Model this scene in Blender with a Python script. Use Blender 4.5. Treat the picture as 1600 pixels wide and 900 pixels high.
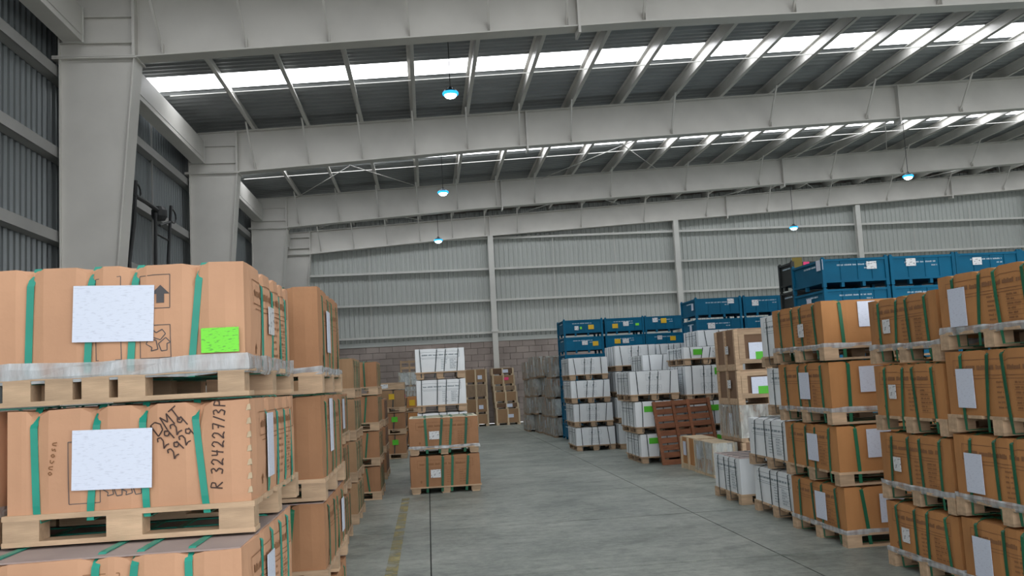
import bpy, bmesh, math, random
from mathutils import Vector, Matrix

random.seed(7)
for o in list(bpy.data.objects):
    bpy.data.objects.remove(o)
scene = bpy.context.scene
COL = scene.collection

# ------------------------------------------------------------------ camera
cd = bpy.data.cameras.new('camera')
cd.sensor_fit = 'HORIZONTAL'
cd.sensor_width = 36.0
cd.lens = 1435.7 * 36.0 / 1600.0
cd.clip_end = 400
cam = bpy.data.objects.new('camera', cd)
COL.objects.link(cam)
_R = Vector((0.99445, -0.09072, -0.05325))
_U = Vector((0.04362, -0.10497, 0.99352))
_F = Vector((0.09572, 0.99033, 0.10043))
cam.matrix_world = Matrix(((_R.x, _U.x, -_F.x, 0), (_R.y, _U.y, -_F.y, 0), (_R.z, _U.z, -_F.z, 1.55), (0, 0, 0, 1)))
scene.camera = cam

# ------------------------------------------------------------------ world and exposure
SKY = 2.6            # overcast sky seen through the open front behind the camera
SKYLIGHT = 5.5       # translucent roof strips
LAMP = 14.0          # high bay lamps
world = bpy.data.worlds.new('overcast_sky')
scene.world = world
world.use_nodes = True
bg = world.node_tree.nodes['Background']
bg.inputs[0].default_value = (0.97, 0.985, 1.0, 1)
bg.inputs[1].default_value = SKY
vs = scene.view_settings
vs.view_transform = 'Standard'
vs.look = 'None'
vs.gamma = 1.0
vs.use_curve_mapping = False
vs.exposure = 0.32

# ------------------------------------------------------------------ materials
MATS = {}


def mat(name, col, rough=0.6, metal=0.0, var=0.0, scale=6.0, bump=0.0, bscale=40.0, rand=0.0, stretch=None, col2=None, world_co=False, spec=0.4, detail=4.0):
    """procedural principled material: noise between two colours, per-object value shift, fine bump"""
    if name in MATS:
        return MATS[name]
    m = bpy.data.materials.new(name)
    m.use_nodes = True
    nt = m.node_tree
    N, L = nt.nodes, nt.links
    p = N['Principled BSDF']
    p.inputs['Roughness'].default_value = rough
    p.inputs['Metallic'].default_value = metal
    p.inputs['Specular IOR Level'].default_value = spec
    if world_co:
        g = N.new('ShaderNodeNewGeometry')
        co = g.outputs['Position']
    else:
        t = N.new('ShaderNodeTexCoord')
        co = t.outputs['Object']
    if stretch:
        mp = N.new('ShaderNodeMapping')
        mp.inputs['Scale'].default_value = stretch
        L.new(co, mp.inputs['Vector'])
        co = mp.outputs['Vector']
    nz = N.new('ShaderNodeTexNoise')
    nz.inputs['Scale'].default_value = scale
    nz.inputs['Detail'].default_value = detail
    L.new(co, nz.inputs['Vector'])
    c1 = tuple(max(0, c * (1 - var)) for c in col)
    c2 = col2 if col2 else tuple(min(1, c * (1 + var)) for c in col)
    mx = N.new('ShaderNodeMix')
    mx.data_type = 'RGBA'
    mx.inputs['A'].default_value = (*c1, 1)
    mx.inputs['B'].default_value = (*c2, 1)
    rp = N.new('ShaderNodeValToRGB')
    rp.color_ramp.elements[0].position = 0.3
    rp.color_ramp.elements[1].position = 0.7
    L.new(nz.outputs['Fac'], rp.inputs['Fac'])
    L.new(rp.outputs['Color'], mx.inputs['Factor'])
    out = mx.outputs['Result']
    if rand:
        oi = N.new('ShaderNodeObjectInfo')
        mr = N.new('ShaderNodeMapRange')
        mr.inputs['To Min'].default_value = 1 - rand
        mr.inputs['To Max'].default_value = 1 + rand
        L.new(oi.outputs['Random'], mr.inputs['Value'])
        hs = N.new('ShaderNodeHueSaturation')
        L.new(mr.outputs['Result'], hs.inputs['Value'])
        L.new(out, hs.inputs['Color'])
        out = hs.outputs['Color']
    L.new(out, p.inputs['Base Color'])
    if bump:
        bn = N.new('ShaderNodeTexNoise')
        bn.inputs['Scale'].default_value = bscale
        bn.inputs['Detail'].default_value = 3
        L.new(co, bn.inputs['Vector'])
        bp = N.new('ShaderNodeBump')
        bp.inputs['Strength'].default_value = bump
        bp.inputs['Distance'].default_value = 0.01
        L.new(bn.outputs['Fac'], bp.inputs['Height'])
        L.new(bp.outputs['Normal'], p.inputs['Normal'])
    MATS[name] = m
    return m


def emit(name, col, s):
    m = bpy.data.materials.new(name)
    m.use_nodes = True
    nt = m.node_tree
    for n in list(nt.nodes):
        if n.type == 'BSDF_PRINCIPLED':
            nt.nodes.remove(n)
    e = nt.nodes.new('ShaderNodeEmission')
    e.inputs[0].default_value = (*col, 1)
    e.inputs[1].default_value = s
    nt.links.new(e.outputs[0], nt.nodes['Material Output'].inputs[0])
    MATS[name] = m
    return m


def film_mat(name, col, alpha, rough=0.25):
    """clear stretch film: part see-through, part glossy white sheen broken by wrinkles"""
    m = bpy.data.materials.new(name)
    m.use_nodes = True
    N, L = m.node_tree.nodes, m.node_tree.links
    p = N['Principled BSDF']
    p.inputs['Base Color'].default_value = (*col, 1)
    p.inputs['Roughness'].default_value = rough
    t = N.new('ShaderNodeTexCoord')
    mp = N.new('ShaderNodeMapping')
    mp.inputs['Scale'].default_value = (9, 9, 2.2)
    mp.inputs['Rotation'].default_value = (0.3, 0.2, 0)
    nz = N.new('ShaderNodeTexNoise')
    nz.inputs['Scale'].default_value = 1.6
    nz.inputs['Detail'].default_value = 5
    L.new(t.outputs['Object'], mp.inputs[0])
    L.new(mp.outputs[0], nz.inputs['Vector'])
    rp = N.new('ShaderNodeMapRange')
    rp.inputs['From Min'].default_value = 0.35
    rp.inputs['From Max'].default_value = 0.7
    rp.inputs['To Min'].default_value = max(0, alpha - 0.3)
    rp.inputs['To Max'].default_value = min(1, alpha + 0.3)
    L.new(nz.outputs['Fac'], rp.inputs['Value'])
    L.new(rp.outputs['Result'], p.inputs['Alpha'])
    bp = N.new('ShaderNodeBump')
    bp.inputs['Strength'].default_value = 0.7
    bp.inputs['Distance'].default_value = 0.02
    L.new(nz.outputs['Fac'], bp.inputs['Height'])
    L.new(bp.outputs['Normal'], p.inputs['Normal'])
    MATS[name] = m
    return m


def paper_mat(name, col, ink, amount=0.5, sc=(5, 5, 60)):
    """document sheet: rows of faint broken print"""
    m = bpy.data.materials.new(name)
    m.use_nodes = True
    N, L = m.node_tree.nodes, m.node_tree.links
    p = N['Principled BSDF']
    p.inputs['Roughness'].default_value = 0.35
    t = N.new('ShaderNodeTexCoord')
    mp = N.new('ShaderNodeMapping')
    mp.inputs['Scale'].default_value = sc
    nz = N.new('ShaderNodeTexNoise')
    nz.inputs['Scale'].default_value = 3.0
    nz.inputs['Detail'].default_value = 2
    L.new(t.outputs['Object'], mp.inputs[0])
    L.new(mp.outputs[0], nz.inputs['Vector'])
    rp = N.new('ShaderNodeValToRGB')
    rp.color_ramp.elements[0].position = 0.56
    rp.color_ramp.elements[1].position = 0.66
    rp.color_ramp.elements[1].color = (amount, amount, amount, 1)
    L.new(nz.outputs['Fac'], rp.inputs['Fac'])
    mx = N.new('ShaderNodeMix')
    mx.data_type = 'RGBA'
    mx.inputs['A'].default_value = (*col, 1)
    mx.inputs['B'].default_value = (*ink, 1)
    L.new(rp.outputs['Color'], mx.inputs['Factor'])
    L.new(mx.outputs['Result'], p.inputs['Base Color'])
    MATS[name] = m
    return m


mat('card', (0.46, 0.215, 0.078), 0.75, var=0.09, scale=3.5, bump=0.12, bscale=30, rand=0.09)
mat('card_left', (0.36, 0.185, 0.094), 0.78, var=0.1, scale=3.5, bump=0.12, bscale=30, rand=0.12)  # darker copy of card: shade on left and aisle stacks put into the colour
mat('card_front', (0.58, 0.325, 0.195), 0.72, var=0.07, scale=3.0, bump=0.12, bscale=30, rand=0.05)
mat('card_dull', (0.36, 0.22, 0.12), 0.8, var=0.1, scale=3.5, bump=0.1, rand=0.14)
mat('card_brown', (0.24, 0.145, 0.09), 0.8, var=0.1, scale=3.5, rand=0.1)
mat('card_dark', (0.17, 0.10, 0.06), 0.8, var=0.1, scale=3.5, rand=0.1)
mat('carton_white', (0.82, 0.86, 0.89), 0.55, var=0.05, scale=3.0, bump=0.08, bscale=25, rand=0.05)
mat('wood', (0.51, 0.36, 0.235), 0.75, var=0.18, scale=5, stretch=(1, 6, 6), bump=0.2, bscale=30, rand=0.16)
mat('wood_pale', (0.62, 0.49, 0.33), 0.75, var=0.14, scale=5, stretch=(6, 6, 1), bump=0.2, bscale=30, rand=0.12)
mat('wood_red', (0.27, 0.105, 0.05), 0.7, var=0.22, scale=6, stretch=(1, 6, 6), bump=0.2, rand=0.16)
mat('strap_teal', (0.02, 0.30, 0.22), 0.4, var=0.1)
mat('strap_green', (0.013, 0.135, 0.068), 0.45, var=0.15, rand=0.25)
mat('strap_dark', (0.035, 0.055, 0.06), 0.5, var=0.1)
mat('print_brown', (0.27, 0.13, 0.06), 0.8, var=0.1)
mat('print_blue', (0.28, 0.34, 0.38), 0.7, var=0.1)
mat('ink', (0.06, 0.035, 0.03), 0.7, var=0.2, scale=30)
mat('ink_grey', (0.09, 0.085, 0.09), 0.7, var=0.1)
mat('lime_far', (0.10, 0.55, 0.03), 0.5, var=0.05)
mat('yellow_tag', (0.75, 0.48, 0.02), 0.5, var=0.05)
mat('pink_tag', (0.90, 0.06, 0.22), 0.5, var=0.05)
mat('top_sheet', (0.36, 0.29, 0.27), 0.7, var=0.12, scale=3)
mat('top_board', (0.72, 0.66, 0.50), 0.7, var=0.08, scale=4)
mat('bin_blue', (0.001, 0.118, 0.228), 0.6, spec=0.2, var=0.12, scale=2.5, rand=0.10, bump=0.05)
mat('bin_black', (0.018, 0.024, 0.024), 0.5, var=0.15, scale=3)
mat('bin_text', (0.45, 0.58, 0.68), 0.6, var=0.1)
mat('steel_paint', (0.64, 0.625, 0.59), 0.5, var=0.07, scale=1.2, bump=0.04, bscale=6)
mat('steel_white', (0.62, 0.62, 0.59), 0.5, var=0.06, scale=1.5)
mat('girt_paint', (0.33, 0.33, 0.32), 0.45, var=0.08, scale=1.0)
mat('wood_mid', (0.33, 0.23, 0.15), 0.75, var=0.18, scale=5, stretch=(6, 6, 1), bump=0.2, rand=0.12)
mat('tag_olive', (0.20, 0.15, 0.02), 0.6, var=0.1)
mat('purlin_paint', (0.64, 0.625, 0.59), 0.35, var=0.08, scale=1.0)
mat('roof_metal', (0.32, 0.335, 0.34), 0.42, metal=0.2, var=0.12, scale=1.2)
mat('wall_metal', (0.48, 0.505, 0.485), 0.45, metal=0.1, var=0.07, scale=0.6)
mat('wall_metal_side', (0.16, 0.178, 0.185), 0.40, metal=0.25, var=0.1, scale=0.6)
mat('dark_steel', (0.03, 0.032, 0.034), 0.5, var=0.2)
mat('block', (0.36, 0.305, 0.28), 0.9, var=0.2, scale=1.1, bump=0.4, bscale=30, rand=0.10, world_co=True)
mat('mortar', (0.30, 0.265, 0.245), 0.95, var=0.15, scale=4, bump=0.3)
mat('joint', (0.07, 0.075, 0.07), 0.9, var=0.2)
mat('rod_white', (0.55, 0.55, 0.52), 0.4, var=0.05)
mat('lamp_body', (0.10, 0.12, 0.13), 0.4, metal=0.6, var=0.1)
mat('yard', (0.32, 0.32, 0.31), 0.9, var=0.1)
mat('blue_tape', (0.1, 0.3, 0.5), 0.4, var=0.1)
paper_mat('paper', (0.70, 0.76, 0.90), (0.42, 0.46, 0.58), 0.35, (12, 12, 60))
paper_mat('lime', (0.18, 0.80, 0.02), (0.02, 0.20, 0.02), 0.6, (14, 14, 60))
paper_mat('paper_tag', (0.72, 0.74, 0.76), (0.12, 0.13, 0.15), 0.9, (10, 10, 22))
film_mat('film', (0.56, 0.60, 0.63), 0.72, 0.18)
film_mat('film_clear', (0.60, 0.64, 0.62), 0.52, 0.12)
emit('skylight_glow', (0.95, 0.97, 1.0), SKYLIGHT)
emit('lamp_glow', (0.72, 0.95, 1.0), LAMP)
emit('lamp_halo', (0.03, 0.42, 0.85), LAMP * 0.10)  # blue glow standing in for the lens halo around the lamps


def floor_mat():
    m = bpy.data.materials.new('concrete_floor')
    m.use_nodes = True
    N, L = m.node_tree.nodes, m.node_tree.links
    p = N['Principled BSDF']
    g = N.new('ShaderNodeNewGeometry')

    def noise(sc, det, st=(1, 1, 1), rough=0.55):
        mp = N.new('ShaderNodeMapping')
        mp.inputs['Scale'].default_value = st
        L.new(g.outputs['Position'], mp.inputs[0])
        n = N.new('ShaderNodeTexNoise')
        n.inputs['Scale'].default_value = sc
        n.inputs['Detail'].default_value = det
        n.inputs['Roughness'].default_value = rough
        L.new(mp.outputs[0], n.inputs['Vector'])
        return n.outputs['Fac']

    def ramp(f, a, b, ca, cb):
        r = N.new('ShaderNodeValToRGB')
        r.color_ramp.elements[0].position = a
        r.color_ramp.elements[1].position = b
        r.color_ramp.elements[0].color = (*ca, 1)
        r.color_ramp.elements[1].color = (*cb, 1)
        L.new(f, r.inputs['Fac'])
        return r.outputs['Color']

    def mul(a, b, f=1.0):
        x = N.new('ShaderNodeMix')
        x.data_type = 'RGBA'
        x.blend_type = 'MULTIPLY'
        x.inputs['Factor'].default_value = f
        L.new(a, x.inputs['A'])
        L.new(b, x.inputs['B'])
        return x.outputs['Result']
    base = ramp(noise(0.8, 7, (1, 0.7, 1), 0.65), 0.33, 0.66, (0.195, 0.222, 0.203), (0.38, 0.405, 0.372))
    st = ramp(noise(2.2, 5, (1.0, 1.5, 1), 0.7), 0.28, 0.5, (0.42, 0.46, 0.45), (1, 1, 1))
    fine = ramp(noise(9, 7, (1, 1, 1), 0.8), 0.36, 0.62, (0.70, 0.71, 0.70), (1.10, 1.10, 1.08))
    scuff = ramp(noise(5.0, 6, (0.35, 2.4, 1), 0.75), 0.34, 0.47, (0.62, 0.63, 0.62), (1, 1, 1))
    c = mul(mul(mul(base, st, 0.8), scuff, 0.6), fine)
    L.new(c, p.inputs['Base Color'])
    rr = N.new('ShaderNodeMapRange')
    rr.inputs['To Min'].default_value = 0.28
    rr.inputs['To Max'].default_value = 0.6
    L.new(noise(1.4, 4), rr.inputs['Value'])
    L.new(rr.outputs['Result'], p.inputs['Roughness'])
    p.inputs['Specular IOR Level'].default_value = 0.35
    MATS['concrete_floor'] = m


def worn_line_mat():
    m = bpy.data.materials.new('worn_yellow_paint')
    m.use_nodes = True
    N, L = m.node_tree.nodes, m.node_tree.links
    p = N['Principled BSDF']
    p.inputs['Base Color'].default_value = (0.56, 0.48, 0.21, 1)
    p.inputs['Roughness'].default_value = 0.6
    g = N.new('ShaderNodeNewGeometry')
    n = N.new('ShaderNodeTexNoise')
    n.inputs['Scale'].default_value = 2.6
    n.inputs['Detail'].default_value = 7
    n.inputs['Roughness'].default_value = 0.7
    L.new(g.outputs['Position'], n.inputs['Vector'])
    r = N.new('ShaderNodeMapRange')
    r.inputs['From Min'].default_value = 0.42
    r.inputs['From Max'].default_value = 0.62
    r.inputs['To Min'].default_value = 0.05
    r.inputs['To Max'].default_value = 0.7
    L.new(n.outputs['Fac'], r.inputs['Value'])
    L.new(r.outputs['Result'], p.inputs['Alpha'])
    MATS['worn_yellow_paint'] = m


floor_mat()
worn_line_mat()


# ------------------------------------------------------------------ mesh helpers
class MB:
    def __init__(s):
        s.v, s.f = [], []

    def hexa(s, p):
        b = len(s.v)
        s.v += [tuple(q) for q in p]
        s.f += [tuple(b + i for i in q) for q in ((0, 3, 2, 1), (4, 5, 6, 7), (0, 1, 5, 4), (1, 2, 6, 5), (2, 3, 7, 6), (3, 0, 4, 7))]
        return s

    def box(s, x0, x1, y0, y1, z0, z1):
        return s.hexa([(x0, y0, z0), (x1, y0, z0), (x1, y1, z0), (x0, y1, z0), (x0, y0, z1), (x1, y0, z1), (x1, y1, z1), (x0, y1, z1)])

    def bar(s, p, q, w, h, up=(0, 0, 1)):
        p, q = Vector(p), Vector(q)
        d = (q - p).normalized()
        u = Vector(up)
        a = d.cross(u)
        if a.length < 1e-4:
            a = d.cross(Vector((1, 0, 0)))
        a.normalize()
        c = a.cross(d)
        a *= w / 2
        c *= h / 2
        return s.hexa([p - a - c, p + a - c, p + a + c, p - a + c, q - a - c, q + a - c, q + a + c, q - a + c])

    def tube(s, pts, r, n=8):
        pts = [Vector(p) for p in pts]
        b = len(s.v)
        for i, p in enumerate(pts):
            d = (pts[min(i + 1, len(pts) - 1)] - pts[max(i - 1, 0)]).normalized()
            a = d.cross(Vector((0.13, 0.27, 0.95)))
            if a.length < 1e-3:
                a = d.cross(Vector((1, 0, 0)))
            a.normalize()
            c = d.cross(a)
            for k in range(n):
                t = 2 * math.pi * k / n
                s.v.append(tuple(p + (a * math.cos(t) + c * math.sin(t)) * r))
        for i in range(len(pts) - 1):
            for k in range(n):
                s.f.append((b + i * n + k, b + i * n + (k + 1) % n, b + (i + 1) * n + (k + 1) % n, b + (i + 1) * n + k))
        s.f.append(tuple(b + k for k in range(n))[::-1])
        s.f.append(tuple(b + (len(pts) - 1) * n + k for k in range(n)))
        return s

    def lathe(s, prof, n=20, c=(0, 0, 0)):
        b = len(s.v)
        for r, z in prof:
            for k in range(n):
                t = 2 * math.pi * k / n
                s.v.append((c[0] + r * math.cos(t), c[1] + r * math.sin(t), c[2] + z))
        for i in range(len(prof) - 1):
            for k in range(n):
                s.f.append((b + i * n + k, b + i * n + (k + 1) % n, b + (i + 1) * n + (k + 1) % n, b + (i + 1) * n + k))
        return s

    def quad(s, a, b, c, d):
        i = len(s.v)
        s.v += [tuple(a), tuple(b), tuple(c), tuple(d)]
        s.f.append((i, i + 1, i + 2, i + 3))
        return s

    def poly(s, pts):
        i = len(s.v)
        s.v += [tuple(p) for p in pts]
        s.f.append(tuple(range(i, i + len(pts))))
        return s

    def mesh(s, name, m):
        me = bpy.data.meshes.new(name)
        me.from_pydata(s.v, [], s.f)
        me.materials.append(MATS[m])
        me.update()
        return me

    def build(s, name, m, parent=None, loc=None):
        return put(name, s.mesh(name, m), parent, loc)


def put(name, me, parent=None, loc=None, rot=None, scale=None):
    o = bpy.data.objects.new(name, me)
    COL.objects.link(o)
    if parent:
        o.parent = parent
    if loc:
        o.location = loc
    if rot:
        o.rotation_euler = rot
    if scale:
        o.scale = scale
    return o


def empty(name, loc=(0, 0, 0), rz=0.0, parent=None):
    o = bpy.data.objects.new(name, None)
    o.empty_display_size = 0.1
    COL.objects.link(o)
    o.location = loc
    o.rotation_euler = (0, 0, rz)
    if parent:
        o.parent = parent
    return o


def tag(o, label, cat, group=None, kind=None):
    o['label'] = label
    o['category'] = cat
    if group:
        o['group'] = group
    if kind:
        o['kind'] = kind
    return o


CACHE = {}


def cached(key, fn):
    if key not in CACHE:
        CACHE[key] = fn()
    return CACHE[key]


# ------------------------------------------------------------------ the hall
XL, XR = -5.45, 31.0       # side walls
YF, YB = -6.0, 34.74       # open front, back wall
SL = 0.045                 # roof slope
FRAMES = [-1.26, 6.21, 13.686, 21.156, 28.627, 34.389]


def ztop(x):               # top of rafters, underside of purlins
    return 7.62 + SL * (x + 4.13)


# floor: slabs with open joints over a dark bed
fl = MB().box(XL - 0.3, XR + 0.3, YF, YB + 0.3, -0.30, -0.02).build('floor', 'joint')
tag(fl, 'grey worn concrete warehouse floor with sawn joints', 'floor', kind='structure')
jx = [XL] + [-0.04 + 2.886 * k for k in range(-1, 11)] + [XR]
jy = [YF] + [7.563 + 2.555 * k for k in range(-5, 11)] + [YB]
G, GY = 0.006, 0.011
for i in range(len(jx) - 1):
    for j in range(len(jy) - 1):
        if jx[i + 1] - jx[i] < 0.2 or jy[j + 1] - jy[j] < 0.2:
            continue
        w, d = jx[i + 1] - jx[i] - 2 * G, jy[j + 1] - jy[j] - 2 * GY
        me = cached(('slab', round(w, 2), round(d, 2)), lambda: MB().box(0, w, 0, d, -0.02, 0).mesh('slab', 'concrete_floor'))
        put('slab', me, fl, (jx[i] + G, jy[j] + GY, 0))
MB().box(-0.425, -0.32, YF, 13.2, 0, 0.0015).build('painted_line', 'worn_yellow_paint', fl)
yard = MB().box(-60, 90, -90, YF, -0.32, -0.05).build('ground_yard', 'yard')
tag(yard, 'pale paved yard outside the open front of the hall', 'ground', kind='structure')


def sheet_mesh(name, m, width, pitch, depth, length, rise=0.0, axis='z'):
    """trapezoid-rib metal sheet, ribs along local z (or along x when axis is x)"""
    b = MB()
    n = int(round(width / pitch))
    prof = []
    for k in range(n):
        a = k * pitch
        prof += [(a, 0), (a + pitch * 0.55, 0), (a + pitch * 0.68, depth), (a + pitch * 0.87, depth)]
    prof.append((n * pitch, 0))
    for k in range(len(prof) - 1):
        (a, p), (c, q) = prof[k], prof[k + 1]
        if axis == 'z':
            b.quad((a, -p, 0), (c, -q, 0), (c, -q, length), (a, -p, length))
        else:
            b.quad((0, a, -p), (length, a, -p + rise), (length, c, -q + rise), (0, c, -q))
    return b.mesh(name, m)


# back wall
wb = empty('wall_back', (0, 0, 0))
tag(wb, 'grey ribbed metal back wall above a concrete block base', 'wall', kind='structure')
me = sheet_mesh('wall_sheet', 'wall_metal', 0.9, 0.18, 0.035, 1.0)
x = XL
while x < XR:
    put('wall_sheet', me, wb, (x, YB + 0.10, 3.2), None, (1, 1, ztop(x + 0.9) + 0.15 - 3.2))
    x += 0.9
MB().box(XL, XR, YB + 0.16, YB + 0.3, 0, 9.4).build('wall_core', 'mortar', wb)
for z in (3.44, 4.66, 5.86, 7.03):
    b = MB()
    b.box(XL, XR, YB - 0.12, YB + 0.06, z - 0.01, z + 0.01)
    b.box(XL, XR, YB - 0.13, YB - 0.115, z - 0.07, z + 0.012)
    b.build('girt', 'steel_white', wb)
for a, c in ((-4.3, 2.6), (2.6, 9.82), (9.82, 17.2), (17.2, 24.4)):
    for t in (1 / 3, 2 / 3):
        x = a + (c - a) * t
        MB().box(x - 0.012, x + 0.012, YB - 0.07, YB - 0.05, 3.45, min(7.5, ztop(x) - 0.8)).build('sag_rod', 'rod_white', wb)
for x in (2.6, 9.82, 17.2, 24.45):
    zt = ztop(x) - 0.85
    p = empty('wall_post', (x, YB - 0.25, 0), parent=wb)
    MB().box(-0.1, 0.1, -0.1, -0.085, 0, zt).build('flange', 'steel_white', p)
    MB().box(-0.1, 0.1, 0.085, 0.1, 0, zt).build('flange', 'steel_white', p)
    MB().box(-0.006, 0.006, -0.085, 0.085, 0, zt).build('web', 'steel_white', p)
    MB().box(-0.13, 0.13, -0.13, -0.1, 3.42, 3.50).build('clip', 'steel_white', p)
MB().box(XL, XR, YB - 0.02, YB + 0.12, 3.08, 3.24).build('sill_flashing', 'wall_metal', wb)
# concrete blocks
BW, BH = 0.49, 0.237
far = MB()
blk = MB().box(0.006, BW - 0.006, 0, 0.16, 0.006, BH - 0.006).mesh('block', 'block')
for r in range(13):
    off = -0.245 if r % 2 else 0.0
    c = 0
    x = -4.2 + off
    while x < XR - 0.6:
        if x < 5.6:
            put('block', blk, wb, (x, YB + random.uniform(-0.004, 0.004), r * BH))
        else:
            far.box(x + 0.006, x + BW - 0.006, YB, YB + 0.16, r * BH + 0.006, r * BH + BH - 0.006)
        x += BW
fo = far.build('block_rows', 'block', wb)
fo['kind'] = 'stuff'
MB().box(XL, -4.45, YB, YB + 0.16, 0, 3.1).build('block_pier', 'block', wb)

# left wall
wl = empty('wall_left', (0, 0, 0))
tag(wl, 'dark grey ribbed metal wall behind the left columns', 'wall', kind='structure')
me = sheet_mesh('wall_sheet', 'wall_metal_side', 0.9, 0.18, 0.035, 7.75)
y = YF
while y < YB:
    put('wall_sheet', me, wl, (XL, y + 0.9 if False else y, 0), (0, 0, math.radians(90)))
    y += 0.9
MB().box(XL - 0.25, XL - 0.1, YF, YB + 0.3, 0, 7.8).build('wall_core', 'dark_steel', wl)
for z in (1.5, 2.75, 4.0, 5.25, 6.47):
    b = MB()
    b.box(XL + 0.03, XL + 0.2, YF, YB, z + 0.05, z + 0.062)
    b.box(XL + 0.19, XL + 0.205, YF, YB, z - 0.10, z + 0.062)
    b.box(XL + 0.03, XL + 0.2, YF, YB, z - 0.10, z - 0.088)
    b.build('girt', 'girt_paint', wl)
for k in range(len(FRAMES) - 1):
    for t in (0.36, 0.68):
        y = FRAMES[k] + (FRAMES[k + 1] - FRAMES[k]) * t
        MB().box(XL + 0.09, XL + 0.12, y - 0.015, y + 0.015, 0, 7.3).build('sag_rod', 'girt_paint', wl)
for k in range(len(FRAMES) - 1):
    a, c = FRAMES[k] + 0.40, FRAMES[k + 1] - 0.02
    e = empty('eave_beam', (0, 0, 0), parent=wl)
    MB().box(-5.13, -4.86, a, c, 6.87, 6.885).build('flange', 'steel_paint', e)
    MB().box(-5.13, -4.86, a, c, 7.375, 7.39).build('flange', 'steel_paint', e)
    MB().box(-4.875, -4.86, a, c, 6.885, 6.96).build('lip', 'steel_paint', e)
    MB().box(-5.0, -4.985, a, c, 6.885, 7.375).build('web', 'steel_paint', e)
    MB().box(-5.0, -4.86, a, c, 6.955, 6.965).build('lip', 'steel_paint', e)
    MB().box(-4.87, -4.855, a, c, 6.965, 7.375).build('web', 'steel_paint', e)
    MB().box(-5.14, -4.84, c - 0.02, c, 6.86, 7.40).build('end_plate', 'steel_white', e)
# right wall (out of view)
wr = MB().box(XR, XR + 0.2, YF, YB + 0.3, 0, 9.5).build('wall_right', 'wall_metal')
tag(wr, 'grey metal wall closing the far right side of the hall', 'wall', kind='structure')

# roof
ce = empty('ceiling', (0, 0, 0))
tag(ce, 'dark ribbed metal roof on steel purlins with translucent skylight strips', 'ceiling', kind='structure')
LX = XR - XL
rs = sheet_mesh('roof_sheet', 'roof_metal', 1.0, 0.25, 0.04, LX, SL * LX, 'x')
SKYS = [(-4.6, -3.7), (2.95, 3.85), (10.4, 11.3), (18.05, 18.98), (25.2, 26.12), (31.9, 32.7)]
ZR = ztop(XL) + 0.285


def roof_strip(y0, y1):
    y = y0
    while y < y1 - 1e-3:
        w = min(1.0, y1 - y)
        if w > 0.999:
            put('roof_sheet', rs, ce, (XL, y, ZR))
        else:
            put('roof_sheet', rs, ce, (XL, y, ZR), None, (1, w, 1))
        y += w


y = YF
for a, c in SKYS:
    roof_strip(y, a)
    b = MB()
    n = 6
    for i in range(n):
        t0, t1 = i / n, (i + 1) / n
        z0, z1 = (0.0 if i % 2 else -0.02), (-0.02 if i % 2 else 0.0)
        b.quad((0, (c - a) * t0, z0), (LX, (c - a) * t0, z0 + SL * LX), (LX, (c - a) * t1, z1 + SL * LX), (0, (c - a) * t1, z1))
    b.build('skylight_panel', 'skylight_glow', ce, (XL, a, ZR + 0.01))
    y = c
roof_strip(y, YB + 0.3)
b = MB()
b.hexa([(XL - 0.3, YF, ZR + 0.2), (XR + 0.3, YF, ZR + 0.2 + SL * LX), (XR + 0.3, YB + 0.4, ZR + 0.2 + SL * LX), (XL - 0.3, YB + 0.4, ZR + 0.2),
        (XL - 0.3, YF, ZR + 0.26), (XR + 0.3, YF, ZR + 0.26 + SL * LX), (XR + 0.3, YB + 0.4, ZR + 0.26 + SL * LX), (XL - 0.3, YB + 0.4, ZR + 0.26)])
b.build('outer_roof', 'roof_metal', ce)
PX = [-3.77 + 1.235 * k for k in range(0, 29)]
pm = MB().box(-0.006, 0.006, YF, YB, 0, 0.235).box(-0.006, 0.075, YF, YB, 0, 0.012).box(0.063, 0.075, YF, YB, 0.012, 0.03).box(-0.07, 0.006, YF, YB, 0.225, 0.235).mesh('purlin', 'purlin_paint')
for x in PX:
    if x < XR - 0.1:
        put('purlin', pm, ce, (x, 0, ztop(x)))
b = MB().box(-5.32, -5.2, YF, YB, 7.55, 7.77).build('eave_purlin', 'purlin_paint', ce)
for y in (3.6, 11.1, 18.52, 26.05):
    b = MB()
    b.bar((-4.9, y, ztop(-4.9) + 0.02), (XR - 0.3, y, ztop(XR - 0.3) + 0.02), 0.017, 0.017)
    b.build('sag_rod', 'rod_white', ce)
for k in (3, 4):
    ya, yb = FRAMES[k] + 0.3, FRAMES[k + 1]
    for xa, xb in ((-3.8, 0.1), (3.9, 7.7), (11.7, 15.5), (19.5, 23.3)):
        for p, q in ((xa, xb), (xb, xa)):
            MB().tube([(p, ya, ztop(p) - 0.06), (q, yb, ztop(q) - 0.06)], 0.011, 6).build('brace_rod', 'rod_white', ce)


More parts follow.
